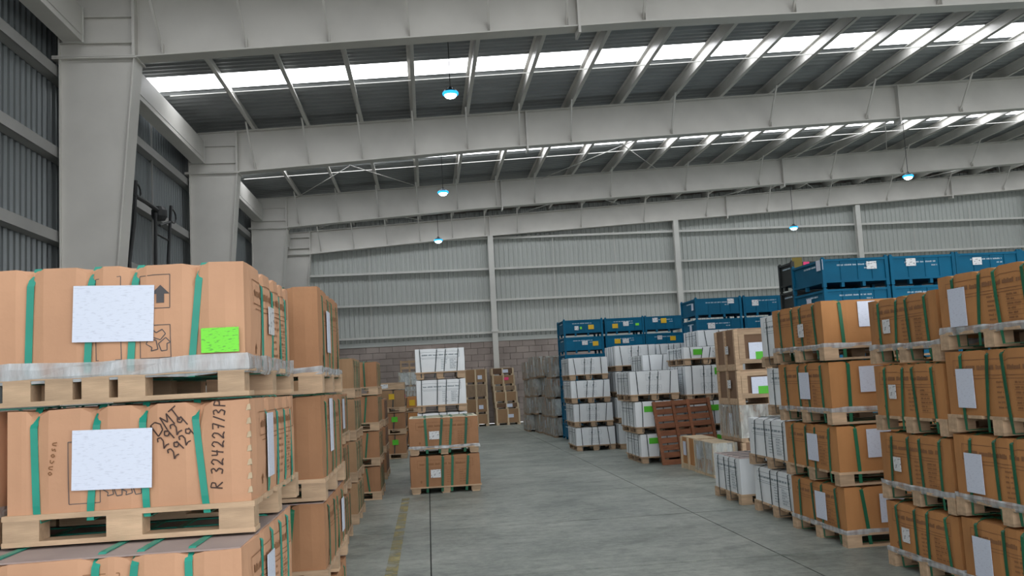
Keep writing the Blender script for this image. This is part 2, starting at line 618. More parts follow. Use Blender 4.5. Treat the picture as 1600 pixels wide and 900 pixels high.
# rigid frames
def frame(idx, y, label, first=False, end=False):
    e = empty('steel_frame', (0, y, 0))
    tag(e, label, 'steel frame', 'tapered steel portal frames', 'structure')
    M = 'steel_paint'
    fw = 0.40
    # tapered column
    xi0, xi1, zc = -4.68, -4.13, 6.62
    MB().box(-5.21, -5.19, 0, fw, 0, zc).build('column_flange', M, e)
    MB().hexa([(xi0 - 0.02, 0, 0), (xi0, 0, 0), (xi0, fw, 0), (xi0 - 0.02, fw, 0), (xi1 - 0.02, 0, zc), (xi1, 0, zc), (xi1, fw, zc), (xi1 - 0.02, fw, zc)]).build('column_flange', M, e)
    yw = 0.06 if not end else 0.1
    MB().hexa([(-5.19, yw, 0), (xi0 - 0.02, yw, 0), (xi0 - 0.02, yw + 0.012, 0), (-5.19, yw + 0.012, 0),
               (-5.19, yw, zc), (xi1 - 0.02, yw, zc), (xi1 - 0.02, yw + 0.012, zc), (-5.19, yw + 0.012, zc)]).build('column_web', M, e)
    MB().box(-5.30, xi1 + 0.04, -0.03, fw + 0.02, zc, zc + 0.022).build('cap_plate', M, e)
    MB().box(-5.30, xi1 + 0.02, -0.03, fw + 0.02, zc + 0.026, zc + 0.05).build('cap_plate', M, e)
    MB().box(-5.35, -4.55, -0.05, fw + 0.05, 0, 0.03).build('base_plate', M, e)
    # rafter profile
    bot = [(-4.13, 6.66), (1.5, 7.03), (12.0, 7.52), (24.5, 8.17), (XR - 0.05, 8.5)]
    if first:
        bot = [(-4.13, 6.66), (3.6, 7.08), (10.0, 7.31), (XR - 0.05, 8.3)]

    def zb(x):
        for (a, p), (c, q) in zip(bot, bot[1:]):
            if x <= c:
                return p + (q - p) * (x - a) / (c - a)
        return bot[-1][1]

    def zt(x):
        return ztop(x) if not end else 7.50 + 0.0493 * (x + 4.13)
    rw = 0.30
    ywb = 0.14
    for (a, p), (c, q) in zip(bot, bot[1:]):
        MB().hexa([(a, ywb, p), (c, ywb, q), (c, ywb + 0.012, q), (a, ywb + 0.012, p), (a, ywb, zt(a)), (c, ywb, zt(c)), (c, ywb + 0.012, zt(c)), (a, ywb + 0.012, zt(a))]).build('rafter_web', M, e)
        MB().hexa([(a, 0, p - 0.02), (c, 0, q - 0.02), (c, rw, q - 0.02), (a, rw, p - 0.02), (a, 0, p), (c, 0, q), (c, rw, q), (a, rw, p)]).build('bottom_flange', M, e)
    a, c = -5.21, XR - 0.05
    MB().hexa([(a, 0, zt(a) - 0.02), (c, 0, zt(c) - 0.02), (c, rw, zt(c) - 0.02), (a, rw, zt(a) - 0.02), (a, 0, zt(a)), (c, 0, zt(c)), (c, rw, zt(c)), (a, rw, zt(a))]).build('top_flange', M, e)
    # knee
    MB().hexa([(-5.2, yw, zc + 0.05), (-4.13, yw, zc + 0.05), (-4.13, yw + 0.012, zc + 0.05), (-5.2, yw + 0.012, zc + 0.05),
               (-5.2, yw, zt(-5.2) - 0.02), (-4.13, yw, zt(-4.13) - 0.02), (-4.13, yw + 0.012, zt(-4.13) - 0.02), (-5.2, yw + 0.012, zt(-5.2) - 0.02)]).build('knee_web', M, e)
    MB().box(-5.22, -5.2, 0, rw, zc + 0.05, zt(-5.2) - 0.02).build('knee_flange', M, e)
    MB().box(-4.16, -4.12, -0.02, rw, zc + 0.05, zt(-4.13) - 0.02).build('end_plate', M, e)
    MB().box(-5.2, -4.16, 0.0, yw, 6.86, 6.876).build('stiffener', M, e)
    MB().box(-5.2, -4.16, 0.0, yw, 7.26, 7.276).build('stiffener', M, e)
    for x in (2.6, 11.9, 21.2):
        MB().box(x - 0.02, x + 0.02, -0.02, rw + 0.02, zb(x) - 0.13, zt(x) - 0.02).build('splice_plate', M, e)
    # flange braces from purlins to the bottom flange
    for i, x in enumerate(PX):
        if x > XR - 1 or (i > 5 and i % 2 == 1):
            continue
        MB().bar((x - 0.03, -0.62, zt(x) + (0 if not end else 0.1)), (x + 0.02, ywb - 0.01, zb(x) + 0.06), 0.035, 0.035, (1, 0, 0)).build('flange_brace', M, e)
        MB().box(x + 0.03, x + 0.042, 0.02, ywb, zb(x), zb(x) + 0.18).build('stiffener', M, e)
    return e


frame(0, FRAMES[0], 'pale steel portal frame near the open front, behind the viewpoint')
frame(1, FRAMES[1], 'pale steel portal frame overhead, next behind the nearest visible one')
frame(2, FRAMES[2], 'largest, nearest pale steel frame with tapered column, crossing the top of the picture', first=True)
frame(3, FRAMES[3], 'second pale steel frame with tapered column, behind the nearest one')
frame(4, FRAMES[4], 'third pale steel frame, last one before the frame on the back wall')
frame(5, FRAMES[5], 'farthest pale steel frame standing against the ribbed back wall', end=True)


# high bay lamps
def lamp(x, y, z, label):
    e = empty('high_bay_lamp', (x, y, z))
    e.scale = (0.72, 0.72, 0.8)
    tag(e, label, 'lamp', 'hanging high bay lamps')
    put('housing', cached('lh', lambda: MB().lathe([(0.0, 0.17), (0.05, 0.17), (0.07, 0.12), (0.16, 0.09), (0.19, 0.05), (0.19, 0.0), (0.165, 0.0)], 24).mesh('housing', 'lamp_body')), e)
    put('lens', cached('ll', lambda: MB().lathe([(0.165, 0.0), (0.155, -0.05), (0.12, -0.085), (0.06, -0.105), (0.0, -0.11)], 24).mesh('lens', 'lamp_glow')), e)
    put('halo_ring', cached('lr', lambda: MB().lathe([(0.20, 0.045), (0.215, 0.02), (0.205, -0.02), (0.163, -0.025)], 24).mesh('halo_ring', 'lamp_halo')), e)  # glowing ring added to imitate the blue halo, no real lamp part
    MB().tube([(0, 0, 0.16), (0, 0, (ztop(x) + 0.243 - z) / 0.8)], 0.012, 6).build('cable', 'dark_steel', e)


lamp(0.67, 17.05, 7.04, 'nearest hanging lamp, glowing blue-white under the first skylight strip')
lamp(0.65, 25.0, 6.81, 'hanging lamp second from the front in the row over the aisle')
lamp(0.58, 31.5, 6.50, 'farthest hanging lamp in the row over the aisle, near the back wall')
lamp(14.11, 25.0, 6.82, 'hanging lamp at the right, under the third frame')
lamp(13.30, 31.5, 6.47, 'hanging lamp before the back wall above the blue bins')


# ------------------------------------------------------------------ cartons on pallets
class Carton:
    """strapped carton: faces bulge between straps, edges dented where straps bite"""

    def __init__(s, w, d, h, sx, sy, b, seed, dent=0.018):
        s.w, s.d, s.h, s.sx, s.sy, s.b, s.seed, s.dent = w, d, h, sx, sy, b, seed, dent

    def nz(s, a, z, k):
        q = s.seed * 1.7 + k * 2.3
        return 0.5 * math.sin(a * 7.1 + q) + 0.3 * math.sin(a * 15.3 + z * 9 + q * 2) + 0.2 * math.sin(z * 17 + a * 3 + q)

    def disp(s, st, a, L, z, k):
        e = 1 - math.exp(-(min(a, L - a) / 0.07) ** 2)
        g = 1.0
        for p in st:
            g *= 1 - 0.85 * math.exp(-((a - p) / 0.045) ** 2)
        t = max(0.0, min(1.0, z / s.h))
        pr = math.sin(math.pi * (0.06 + 0.88 * t)) ** 0.6
        return e * (s.b * g * pr + 0.004 * s.nz(a, z, k))

    def pos(s, x, y, z):
        X, Y, Z = x, y, z
        eps = 1e-6
        if y < eps:
            Y -= s.disp(s.sx, x, s.w, z, 1)
        elif y > s.d - eps:
            Y += s.disp(s.sx, x, s.w, z, 2)
        if x < eps:
            X -= s.disp(s.sy, y, s.d, z, 3)
        elif x > s.w - eps:
            X += s.disp(s.sy, y, s.d, z, 4)
        if z > s.h * 0.6:
            dn = 0.0
            fz = (z / s.h - 0.6) / 0.4
            for p in s.sx:
                dn += math.exp(-((x - p) / 0.016) ** 2) * (math.exp(-(y / 0.025) ** 2) + math.exp(-((s.d - y) / 0.025) ** 2))
            for p in s.sy:
                dn += math.exp(-((y - p) / 0.016) ** 2) * (math.exp(-(x / 0.025) ** 2) + math.exp(-((s.w - x) / 0.025) ** 2))
            dn = min(1, dn) * fz
            Z -= s.dent * dn
            k = min(0.3 * s.dent, 0.016) * dn * fz
            if y < eps:
                Y += k
            elif y > s.d - eps:
                Y -= k
            if x < eps:
                X += k
            elif x > s.w - eps:
                X -= k
            if z > s.h - eps:
                Z += 0.003 * s.nz(x * 1.3 + y, 0, 5)
        return (X - s.w / 2, Y - s.d / 2, Z)

    def keys(s, L, st):
        k = {0.0, L, 0.03, L - 0.03, 0.07, L - 0.07}
        for p in st:
            k |= {p, p - 0.016, p + 0.016, p - 0.05, p + 0.05}
        k = sorted(q for q in k if 0 <= q <= L)
        out = [k[0]]
        for q in k[1:]:
            if q - out[-1] < 0.006:
                if abs(q - L) < 1e-9:
                    out[-1] = q
                continue
            if q - out[-1] > 0.12:
                out.append((q + out[-1]) / 2)
            out.append(q)
        return out

    def mesh(s, m):
        xs, ys = s.keys(s.w, s.sx), s.keys(s.d, s.sy)
        zs = [s.h * t for t in (0, 0.08, 0.3, 0.55, 0.8, 0.95, 1.0)]
        b = MB()
        ids = {}

        def vid(x, y, z):
            k = (x, y, z)
            if k not in ids:
                ids[k] = len(b.v)
                b.v.append(s.pos(x, y, z))
            return ids[k]

        def q(*p):
            b.f.append(tuple(vid(*c) for c in p))
        for z0, z1 in zip(zs, zs[1:]):
            for a, c in zip(xs, xs[1:]):
                q((a, 0.0, z0), (c, 0.0, z0), (c, 0.0, z1), (a, 0.0, z1))
                q((c, s.d, z0), (a, s.d, z0), (a, s.d, z1), (c, s.d, z1))
            for a, c in zip(ys, ys[1:]):
                q((0.0, c, z0), (0.0, a, z0), (0.0, a, z1), (0.0, c, z1))
                q((s.w, a, z0), (s.w, c, z0), (s.w, c, z1), (s.w, a, z1))
        xt = [xs[0], xs[1], xs[2]] + xs[4:-4:2] + [xs[-3], xs[-2], xs[-1]]
        for a, c in zip(xs, xs[1:]):
            for e, f in zip(ys, ys[1:]):
                q((a, e, s.h), (c, e, s.h), (c, f, s.h), (a, f, s.h))
        q((0.0, 0.0, 0.0), (0.0, s.d, 0.0), (s.w, s.d, 0.0), (s.w, 0.0, 0.0))
        return b.mesh('carton', m)

    # point on a face: a metres from the face's left edge as seen, z up
    def pt(s, face, a, z, off=0.0):
        if face == 'n':
            p = s.pos(min(max(a, 0), s.w), 0.0, z)
            return (p[0], p[1] - off, p[2])
        if face == 'l':
            p = s.pos(0.0, s.d - a, z)
            return (p[0] - off, p[1], p[2])
        p = s.pos(s.w, a, z)
        return (p[0] + off, p[1], p[2])

    def rect(s, b, face, a0, a1, z0, z1, off=0.0015):
        n = max(1, int((a1 - a0) / 0.05))
        for i in range(n):
            c, e = a0 + (a1 - a0) * i / n, a0 + (a1 - a0) * (i + 1) / n
            b.quad(s.pt(face, c, z0, off), s.pt(face, e, z0, off), s.pt(face, e, z1, off), s.pt(face, c, z1, off))

    def line(s, b, face, pts, w, off=0.0015):
        for (a, z), (c, q) in zip(pts, pts[1:]):
            L = math.hypot(c - a, q - z)
            if L < 1e-6:
                continue
            nx, nz_ = -(q - z) / L * w / 2, (c - a) / L * w / 2
            n = max(1, int(L / 0.05))
            for i in range(n):
                t, u = i / n, (i + 1) / n
                a0, z0, a1, z1 = a + (c - a) * t, z + (q - z) * t, a + (c - a) * u, z + (q - z) * u
                b.quad(s.pt(face, a0 - nx, z0 - nz_, off), s.pt(face, a1 - nx, z1 - nz_, off), s.pt(face, a1 + nx, z1 + nz_, off), s.pt(face, a0 + nx, z0 + nz_, off))

    def outline(s, b, face, a0, a1, z0, z1, w=0.004):
        s.line(b, face, [(a0, z0), (a1, z0), (a1, z1), (a0, z1), (a0, z0)], w)

    def flen(s, face):
        return s.w if face == 'n' else s.d


def words(c, b, face, a0, a1, z0, hgt, rnd, fill=0.8):
    """a row of printed letters too small to read: strokes grouped into words"""
    a = a0
    while a < a1 - hgt * 0.5:
        nl = rnd.randint(4, 9)
        for k in range(nl):
            lw = hgt * rnd.uniform(0.45, 0.65)
            if a + lw > a1:
                break
            c.rect(b, face, a, a + lw * fill, z0, z0 + hgt * rnd.choice((1, 1, 0.8)))
            a += lw
        a += hgt * 0.7


def icon_arrow(c, b, face, a, z, s):
    o = 0.0016
    pts = [(a, z), (a + s * 0.5, z), (a + s * 0.5, z + s * 0.6), (a + s * 0.85, z + s * 0.6), (a + s * 0.25, z + s * 1.2), (a - s * 0.35, z + s * 0.6), (a, z + s * 0.6)]
    b.poly([c.pt(face, p, q, o) for p, q in pts])


def icon_recycle(c, b, face, a, z, r, w=0.004):
    for k in range(3):
        t = math.radians(90 + 120 * k)
        ca, cz = a + r * 0.55 * math.cos(t), z + r * 0.55 * math.sin(t)
        pts = []
        for (u, v) in ((-0.5, -0.2), (0.15, -0.45), (0.55, 0.0), (0.3, 0.35), (-0.15, 0.1), (-0.35, 0.3), (-0.5, -0.2)):
            uu, vv = u * r, v * r
            pts.append((ca + uu * math.sin(t) - vv * math.cos(t) * -1, cz - uu * math.cos(t) + vv * math.sin(t)))
        c.line(b, face, pts, w)


def print_long(c, face, rnd, white=False):
    """framed title band with list lines beneath"""
    b = MB()
    L, h = c.flen(face), c.h
    c.outline(b, face, 0.10 * L, 0.90 * L, 0.62 * h, 0.86 * h, 0.004)
    words(c, b, face, 0.13 * L, 0.87 * L, 0.70 * h, 0.028 if not white else 0.022, rnd, 0.86)
    c.line(b, face, [(0.13 * L, 0.57 * h), (0.87 * L, 0.57 * h)], 0.004)
    for k in range(6):
        z = (0.50 - 0.075 * k) * h
        a = 0.52 * L
        words(c, b, face, a, a + rnd.uniform(0.06, 0.12), z, 0.012, rnd, 0.7)
        a = 0.70 * L
        words(c, b, face, a, a + rnd.uniform(0.06, 0.14), z, 0.012, rnd, 0.7)
        c.line(b, face, [(0.69 * L, z - 0.008), (0.86 * L, z - 0.008)], 0.0022)
    if not white:
        icon_arrow(c, b, face, 0.14 * L, 0.12 * h, 0.035)
    return b.mesh('print', 'print_blue' if white else 'print_brown')


def print_short(c, face, rnd, white=False):
    b = MB()
    L, h = c.flen(face), c.h
    for k in range(2):
        a = (0.33 + 0.17 * k) * L
        c.outline(b, face, a, a + 0.12, 0.60 * h, 0.86 * h, 0.003)
        icon_arrow(c, b, face, a + 0.05, 0.64 * h, 0.045)
        c.outline(b, face, a, a + 0.12, 0.12 * h, 0.38 * h, 0.003)
        icon_recycle(c, b, face, a + 0.06, 0.25 * h, 0.045, 0.003)
    return b.mesh('print', 'print_blue' if white else 'print_brown')


def strap_mesh(c, axis, p, m, width, low, skew=0.0):
    """flat band looped round the carton and through the pallet"""
    t = 0.004
    dn = c.dent
    h, L = c.h, (c.d if axis == 'x' else c.w)
    path = [(-0.004, low), (-0.008, h * 0.08), (-0.008, h * 0.5), (-0.006, h - dn - 0.012), (0.010, h - dn * 0.85 + 0.002), (0.06, h + 0.006),
            (L - 0.06, h + 0.006), (L - 0.010, h - dn * 0.85 + 0.002), (L + 0.006, h - dn - 0.012), (L + 0.008, h * 0.5), (L + 0.008, h * 0.08), (L + 0.004, low)]
    b = MB()
    n = len(path)
    # outward normals
    for i in range(n):
        a, z = path[i]
        q0, q1 = path[(i - 1) % n], path[(i + 1) % n]
        dx, dz = q1[0] - q0[0], q1[1] - q0[1]
        l = math.hypot(dx, dz)
        nx, nz = -dz / l * t, dx / l * t
        sk = skew * (z / h - 0.5)
        for k in (-1, 1):
            for o in (0, 1):
                u = p + sk + k * width / 2
                v = a + nx * o
                zz = z + nz * o
                if axis == 'x':
                    b.v.append((u - c.w / 2, v - c.d / 2, zz))
                else:
                    b.v.append((v - c.w / 2, u - c.d / 2, zz))
    for i in range(n):
        j = (i + 1) % n
        A, B = i * 4, j * 4
        for (p0, p1) in ((0, 2), (2, 3), (3, 1), (1, 0)):
            b.f.append((A + p0, B + p0, B + p1, A + p1))
    return b.mesh('strap', m)


def skirt_mesh(c, m, seed, zl=-0.022, zh=0.03):
    r = random.Random(seed)
    b = MB()
    per = []
    n = 9
    for i in range(n):
        per.append((c.w * i / n, 0, 0, -1))
    for i in range(n):
        per.append((c.w, c.d * i / n, 1, 0))
    for i in range(n):
        per.append((c.w * (1 - i / n), c.d, 0, 1))
    for i in range(n):
        per.append((0, c.d * (1 - i / n), -1, 0))
    m_ = len(per)
    for lev in range(4):
        for (x, y, nx, ny) in per:
            o = (0.008, 0.016, 0.018, 0.016)[lev] * r.uniform(0.7, 1.2)
            z = (zl, zl * 0.4, zh * 0.5, zh)[lev] + r.uniform(-0.005, 0.005)
            cx = -1 if x < 0.01 else (1 if x > c.w - 0.01 else 0)
            cy = -1 if y < 0.01 else (1 if y > c.d - 0.01 else 0)
            b.v.append((x - c.w / 2 + cx * o, y - c.d / 2 + cy * o, z))
    for lev in range(3):
        for i in range(m_):
            j = (i + 1) % m_
            b.f.append((lev * m_ + i, lev * m_ + j, (lev + 1) * m_ + j, (lev + 1) * m_ + i))
    return b.mesh('film_skirt', m)


def pallet(parent, w, d, ph, nblocks_x=3, m='wood', extra=None, boards=True, over=0.015, pdir='x'):
    """block pallet: bottom boards, blocks, deck boards; origin at its base centre"""
    e = empty('pallet', (0, 0, 0), parent=parent)
    W, D = w + 2 * over, d + 2 * over
    bt, dt = 0.018, 0.02
    key = (round(W, 2), round(D, 2), round(ph, 3), m, pdir)
    if pdir == 'y':
        bb = cached(('bb',) + key, lambda: MB().box(-0.055, 0.055, -D / 2 + 0.02, D / 2 - 0.02, 0, bt).mesh('bottom_board', m))
        for fx in (-1, 0, 1):
            put('bottom_board', bb, e, (fx * (W / 2 - 0.085), 0, 0))
    for fy in (-1, 0, 1):
        if pdir == 'y':
            for fx in (-1, 0, 1):
                put('block', cached(('bk',) + key, lambda: MB().box(-0.065, 0.065, -0.05, 0.05, bt, ph - dt).mesh('block', m)), e, (fx * (W / 2 - 0.085), fy * (D / 2 - 0.07), 0))
            continue
        bb = cached(('bb',) + key, lambda: MB().box(-W / 2, W / 2, -0.05, 0.05, 0, bt).mesh('bottom_board', m))
        bk = cached(('bk',) + key, lambda: MB().box(-0.065, 0.065, -0.05, 0.05, bt, ph - dt).mesh('block', m))
        put('bottom_board', bb, e, (0, fy * (D / 2 - 0.05), 0))
        xs = [fx * (W / 2 - 0.065) for fx in (-1, 0, 1)]
        if extra and fy == -1:
            xs = extra
        if extra and fy == -1 and len(extra) > 3:
            bk = cached(('bkn',) + key, lambda: MB().box(-0.05, 0.05, -0.05, 0.05, bt, ph - dt).mesh('block', m))
        for x in xs:
            put('block', bk, e, (x, fy * (D / 2 - 0.05), 0))
    if boards:
        db = cached(('db',) + key, lambda: MB().box(-W / 2, W / 2, -D * 0.07, D * 0.07, ph - dt, ph).mesh('deck_board', m))
        for k in range(5):
            put('deck_board', db, e, (0, (k - 2) * (D * 0.43 / 2), 0))
    else:
        dk = cached(('dk',) + key, lambda: MB().box(-W / 2, W / 2, -D / 2, D / 2, ph - dt, ph).mesh('deck', m))
        put('deck', dk, e)
    return e


def sticker(parent, c, face, a, z, w, h, m='paper', name='paper_label', off=0.018, tilt=0.0, backing=None):
    """sheet stuck on a face: a, z of its centre in metres from the face's left edge and base"""
    L = c.flen(face)
    me = cached(('st', round(w, 3), round(h, 3), m), lambda: MB().box(-w / 2, w / 2, -0.0015, 0.0015, -h / 2, h / 2).mesh(name, m))
    o = put(name, me, parent)
    if face == 'n':
        o.location = (a - c.w / 2, -c.d / 2 - off, z)
        o.rotation_euler = (0, tilt, 0)
    elif face == 'l':
        o.location = (-c.w / 2 - off, c.d / 2 - a, z)
        o.rotation_euler = (0, tilt, math.radians(-90))
    else:
        o.location = (c.w / 2 + off, a - c.d / 2, z)
        o.rotation_euler = (0, tilt, math.radians(90))
    return o


UNITS = 0


def unit(label, x0, yn, z0, w, d, h, body='card', strap='strap_green', fx=(0.14, 0.40, 0.57, 0.83), fy=(0.14, 0.40, 0.57, 0.83), papers=(),
         group=None, film=True, top=None, rz=0.0, ph=0.115, prints='ln', sw=0.022, b=0.012, seed=None, boards=True, extra=None, white=False, name='strapped_carton', dent=0.018, wood='wood', low=-0.03, skz=(-0.022, 0.03), pdir='x'):
    """one carton strapped on its own pallet; returns the thing and its Carton"""
    global UNITS
    UNITS += 1
    seed = (UNITS % 4) if seed is None else seed
    ch = h - ph - 0.015
    e = empty(name, (x0 + w / 2, yn + d / 2, z0), rz)
    tag(e, label, 'carton', group)
    key = (round(w, 3), round(d, 3), round(ch, 3), body, fx, fy, seed, b, dent)
    c = cached(('C',) + key, lambda: Carton(w, d, ch, [f * w for f in fx], [f * d for f in fy], b, seed, dent))
    holder = e
    z = ph
    co = put('carton', cached(('M',) + key, lambda: c.mesh(body)), e, (0, 0, z))
    r = random.Random(seed * 31 + 5)
    for i, f in enumerate(fx):
        me = cached(('SX', i, strap, sw, low) + key, lambda: strap_mesh(c, 'x', f * w, strap, sw, low, r.uniform(-0.045, 0.045)))
        put('strap', me, e, (0, 0, z))
    for i, f in enumerate(fy):
        me = cached(('SY', i, strap, sw, low) + key, lambda: strap_mesh(c, 'y', f * d, strap, sw, low + 0.004, r.uniform(-0.045, 0.045)))
        put('strap', me, e, (0, 0, z))
    rr = random.Random(seed + 100)
    for ch_ in prints:
        if ch_ in 'lr':
            me = cached(('PL', ch_) + key, lambda: print_long(c, ch_, rr, white))
        elif ch_ == 'n':
            me = cached(('PN',) + key, lambda: print_short(c, 'n', rr, white))
        elif ch_ == 'N':
            me = cached(('PNL',) + key, lambda: print_long(c, 'n', rr, white))
        put('print', me, co)['kind'] = 'stuff'
    if film:
        put('film_skirt', cached(('F', skz) + key, lambda: skirt_mesh(c, 'film', seed, *skz)), e, (0, 0, z))
    if top:
        put('top_sheet', cached(('T', top) + key, lambda: MB().box(-w / 2 + 0.004, w / 2 - 0.004, -d / 2 + 0.004, d / 2 - 0.004, ch - 0.002, ch + 0.004).mesh('top_sheet', top)), e, (0, 0, z))
    pallet(e, w, d, ph, extra=extra, boards=boards, m=wood, pdir=pdir)
    for p in papers:
        face, a, zz, pw, phh = p[:5]
        m = p[5] if len(p) > 5 else 'paper'
        sticker(e, c, face, a * c.flen(face), z + zz * ch, pw, phh, m, 'paper_label' if m.startswith('paper') else 'coloured_label', b + 0.006, p[6] if len(p) > 6 else 0.0)
    return e, c


ORD = ['bottom', 'second from floor', 'third from floor', 'top']


def stack(phrase, x0, yn, w, d, tops, words_=None, per=None, **kw):
    """cartons one on another; x0 may be a list, per gives keyword overrides for single levels"""
    z = 0.0
    n = len(tops)
    out = []
    for i, t in enumerate(tops):
        k = dict(kw)
        if per and i in per:
            k.update(per[i])
        xx = x0[i] if isinstance(x0, (list, tuple)) else x0
        lv = 'topmost' if i == n - 1 else ('lowest' if i == 0 else ('second from the floor' if i == 1 else ('third from the floor' if i == 2 else 'fourth from the floor')))
        lab = k.pop('label', None) or phrase.format(lv)
        ww = k.pop('w', w)
        out.append(unit(lab, xx, yn, z, ww, d, t - z, **k))
        z = t
    return out


# ---- nearest left stack, facing the camera
GA = 'brown strapped cartons stacked along the left side'
FX = (0.185, 0.41, 0.575, 0.815)
FYA = (0.30, 0.52, 0.70, 0.86)
big = [('n', 0.505, 0.545, 0.298, 0.215, 'paper', 0.03), ('n', 0.909, 0.25, 0.142, 0.095, 'lime', 0.0), ('r', 0.42, 0.50, 0.13, 0.12, 'paper_tag')]
kA = dict(body='card_front', strap='strap_teal', fx=FX, fy=FYA, sw=0.026, group=GA, b=0.018, dent=0.055, prints='rn')
unit('lowest brown carton of the nearest stack at the left edge', -1.735, 3.38, 0, 1.06, 1.14, 0.52, **kA, film=True)
unit('brown carton with dull grey top, third down in the nearest left stack', -1.733, 3.36, 0.52, 1.06, 1.15, 0.515, top='top_sheet', **{**kA, 'fx': (0.22, 0.53, 0.645, 0.835), 'dent': 0.02}, papers=[('r', 0.40, 0.42, 0.16, 0.26, 'paper')])
a3, c3 = unit('brown carton with black handwriting DMT 2929, second down in nearest left stack', -1.575, 3.64, 1.035, 0.888, 1.15, 0.515,
              **{**kA, 'fx': (0.115, 0.355, 0.56, 0.79), 'prints': 'r'}, papers=[('n', 0.434, 0.49, 0.29, 0.222, 'paper', 0.02), ('r', 0.28, 0.50, 0.14, 0.26, 'paper')],
              film=False, extra=[-0.39, -0.02, 0.39])
a4, c4 = unit('topmost nearest left carton with white sheet and lime green label', -1.672, 3.64, 1.55, 0.975, 1.15, 0.535, **{**kA, 'prints': 'r'}, papers=big, skz=(-0.03, 0.045), extra=[-0.352, -0.20, -0.067, 0.066, 0.435])
for nm, dx in (('A', 0),):
    for i, (z0, h) in enumerate(((0, 0.52), (0.52, 0.515), (1.035, 0.515))):
        unit(['lowest brown carton at the far left, beside the nearest left stack', 'second carton up at the far left, beside the nearest left stack',
              'brown carton cut off by the left picture edge, beside the handwritten one'][i], -2.76, 3.66 if i == 2 else 3.40, z0, 1.135 if i == 2 else 0.95, 1.14, h, **{**kA, 'prints': ''})


GLYPH = {'D': [[(0, 0), (0, 1), (0.35, 0.95), (0.6, 0.6), (0.5, 0.2), (0.0, 0)]], 'M': [[(0, 0), (0.08, 1), (0.32, 0.4), (0.58, 0.95), (0.62, 0)]],
         'T': [[(0, 0.95), (0.62, 1)], [(0.3, 0.97), (0.3, 0)]], '2': [[(0.02, 0.75), (0.2, 1), (0.45, 0.85), (0.4, 0.5), (0.0, 0.02), (0.3, 0.1), (0.55, 0)]],
         '9': [[(0.5, 0.75), (0.3, 1), (0.05, 0.75), (0.2, 0.5), (0.48, 0.6), (0.52, 0.9), (0.42, 0)]], 'R': [[(0, 0), (0.05, 1), (0.45, 0.9), (0.42, 0.6), (0.05, 0.5), (0.5, 0)]],
         '3': [[(0.02, 0.9), (0.35, 1), (0.45, 0.75), (0.18, 0.55), (0.48, 0.35), (0.35, 0.02), (0, 0.08)]], '4': [[(0.05, 1), (0.08, 0.5), (0.5, 0.55)], [(0.42, 1), (0.32, 0)]],
         '7': [[(0, 0.95), (0.5, 1), (0.2, 0)], [(0.1, 0.5), (0.42, 0.52)]], '/': [[(0, 0), (0.35, 1)]], 'P': [[(0.05, 0), (0.1, 1), (0.5, 0.9), (0.45, 0.55), (0.08, 0.5)]],
         'o': [[(0.2, 0), (0, 0.25), (0.2, 0.5), (0.42, 0.25), (0.2, 0)]], 'n': [[(0, 0), (0.02, 0.5), (0.25, 0.5), (0.4, 0)]], 'c': [[(0.4, 0.45), (0.1, 0.45), (0, 0.2), (0.35, 0)]],
         's': [[(0.35, 0.5), (0.05, 0.4), (0.35, 0.15), (0, 0)]], ' ': []}


def scrawl(parent, text, a, z, size, c, ang=0.0, m='ink', z0=0.115, wd=0.006):
    """marker-pen strokes on the near face"""
    b = MB()
    ca, sa = math.cos(ang), math.sin(ang)
    x = 0.0
    for ch in text:
        for st_ in GLYPH[ch]:
            c.line(b, 'n', [(a + (x + u * size) * ca - v * size * sa, z + (x + u * size) * sa + v * size * ca) for u, v in st_], wd, 0.002)
        x += size * (0.45 if ch in ' /' else 0.74)
    o = b.build('handwriting', m, parent, (0, 0, z0))
    o['kind'] = 'stuff'
    return o


scrawl(a3, 'DMT', 0.553, 0.262, 0.055, c3, math.radians(36), wd=0.005)
scrawl(a3, '2929', 0.574, 0.215, 0.046, c3, math.radians(45), wd=0.005)
scrawl(a3, '2929', 0.612, 0.175, 0.043, c3, math.radians(48), wd=0.005)
scrawl(a3, 'R 324227/3P', 0.785, 0.055, 0.045, c3, math.radians(87), wd=0.005)
scrawl(a3, 'oncosn', 0.165, 0.14, 0.030, c3, math.radians(80), 'print_brown', wd=0.004)


def extra_front_print(e, c, items):
    b = MB()
    for it in items:
        if it[0] == 'box':
            c.outline(b, 'n', *it[1:], 0.0028)
        elif it[0] == 'arrow':
            icon_arrow(c, b, 'n', *it[1:])
        elif it[0] == 'rec':
            icon_recycle(c, b, 'n', *it[1:], 0.0035)
    b.build('print', 'ink_grey', e, (0, 0, 0.115))['kind'] = 'stuff'


extra_front_print(a4, c4, [('box', 0.585, 0.70, 0.235, 0.365), ('arrow', 0.65, 0.255, 0.058), ('box', 0.585, 0.70, 0.045, 0.17), ('rec', 0.655, 0.108, 0.05),
                           ('box', 0.42, 0.515, 0.045, 0.13), ('box', 0.42, 0.515, 0.28, 0.365)])
extra_front_print(a3, c3, [('box', 0.225, 0.335, 0.03, 0.26), ('rec', 0.388, 0.085, 0.045), ('rec', 0.455, 0.085, 0.045)])

# tusk-like chipped corner of the handwritten carton: crushed edge protector
b = MB()
for k in range(7):
    z = 0.03 + k * 0.052
    b.hexa([(-0.012, -0.004, z), (0.006, -0.004, z + 0.004), (0.006, 0.004, z), (-0.01, 0.004, z), (-0.006, -0.006, z + 0.022), (0.004, -0.006, z + 0.026), (0.004, 0.003, z + 0.022), (-0.006, 0.003, z + 0.024)])
b.build('torn_edge', 'wood_pale', a3, (c3.w / 2, -c3.d / 2, 0.115))

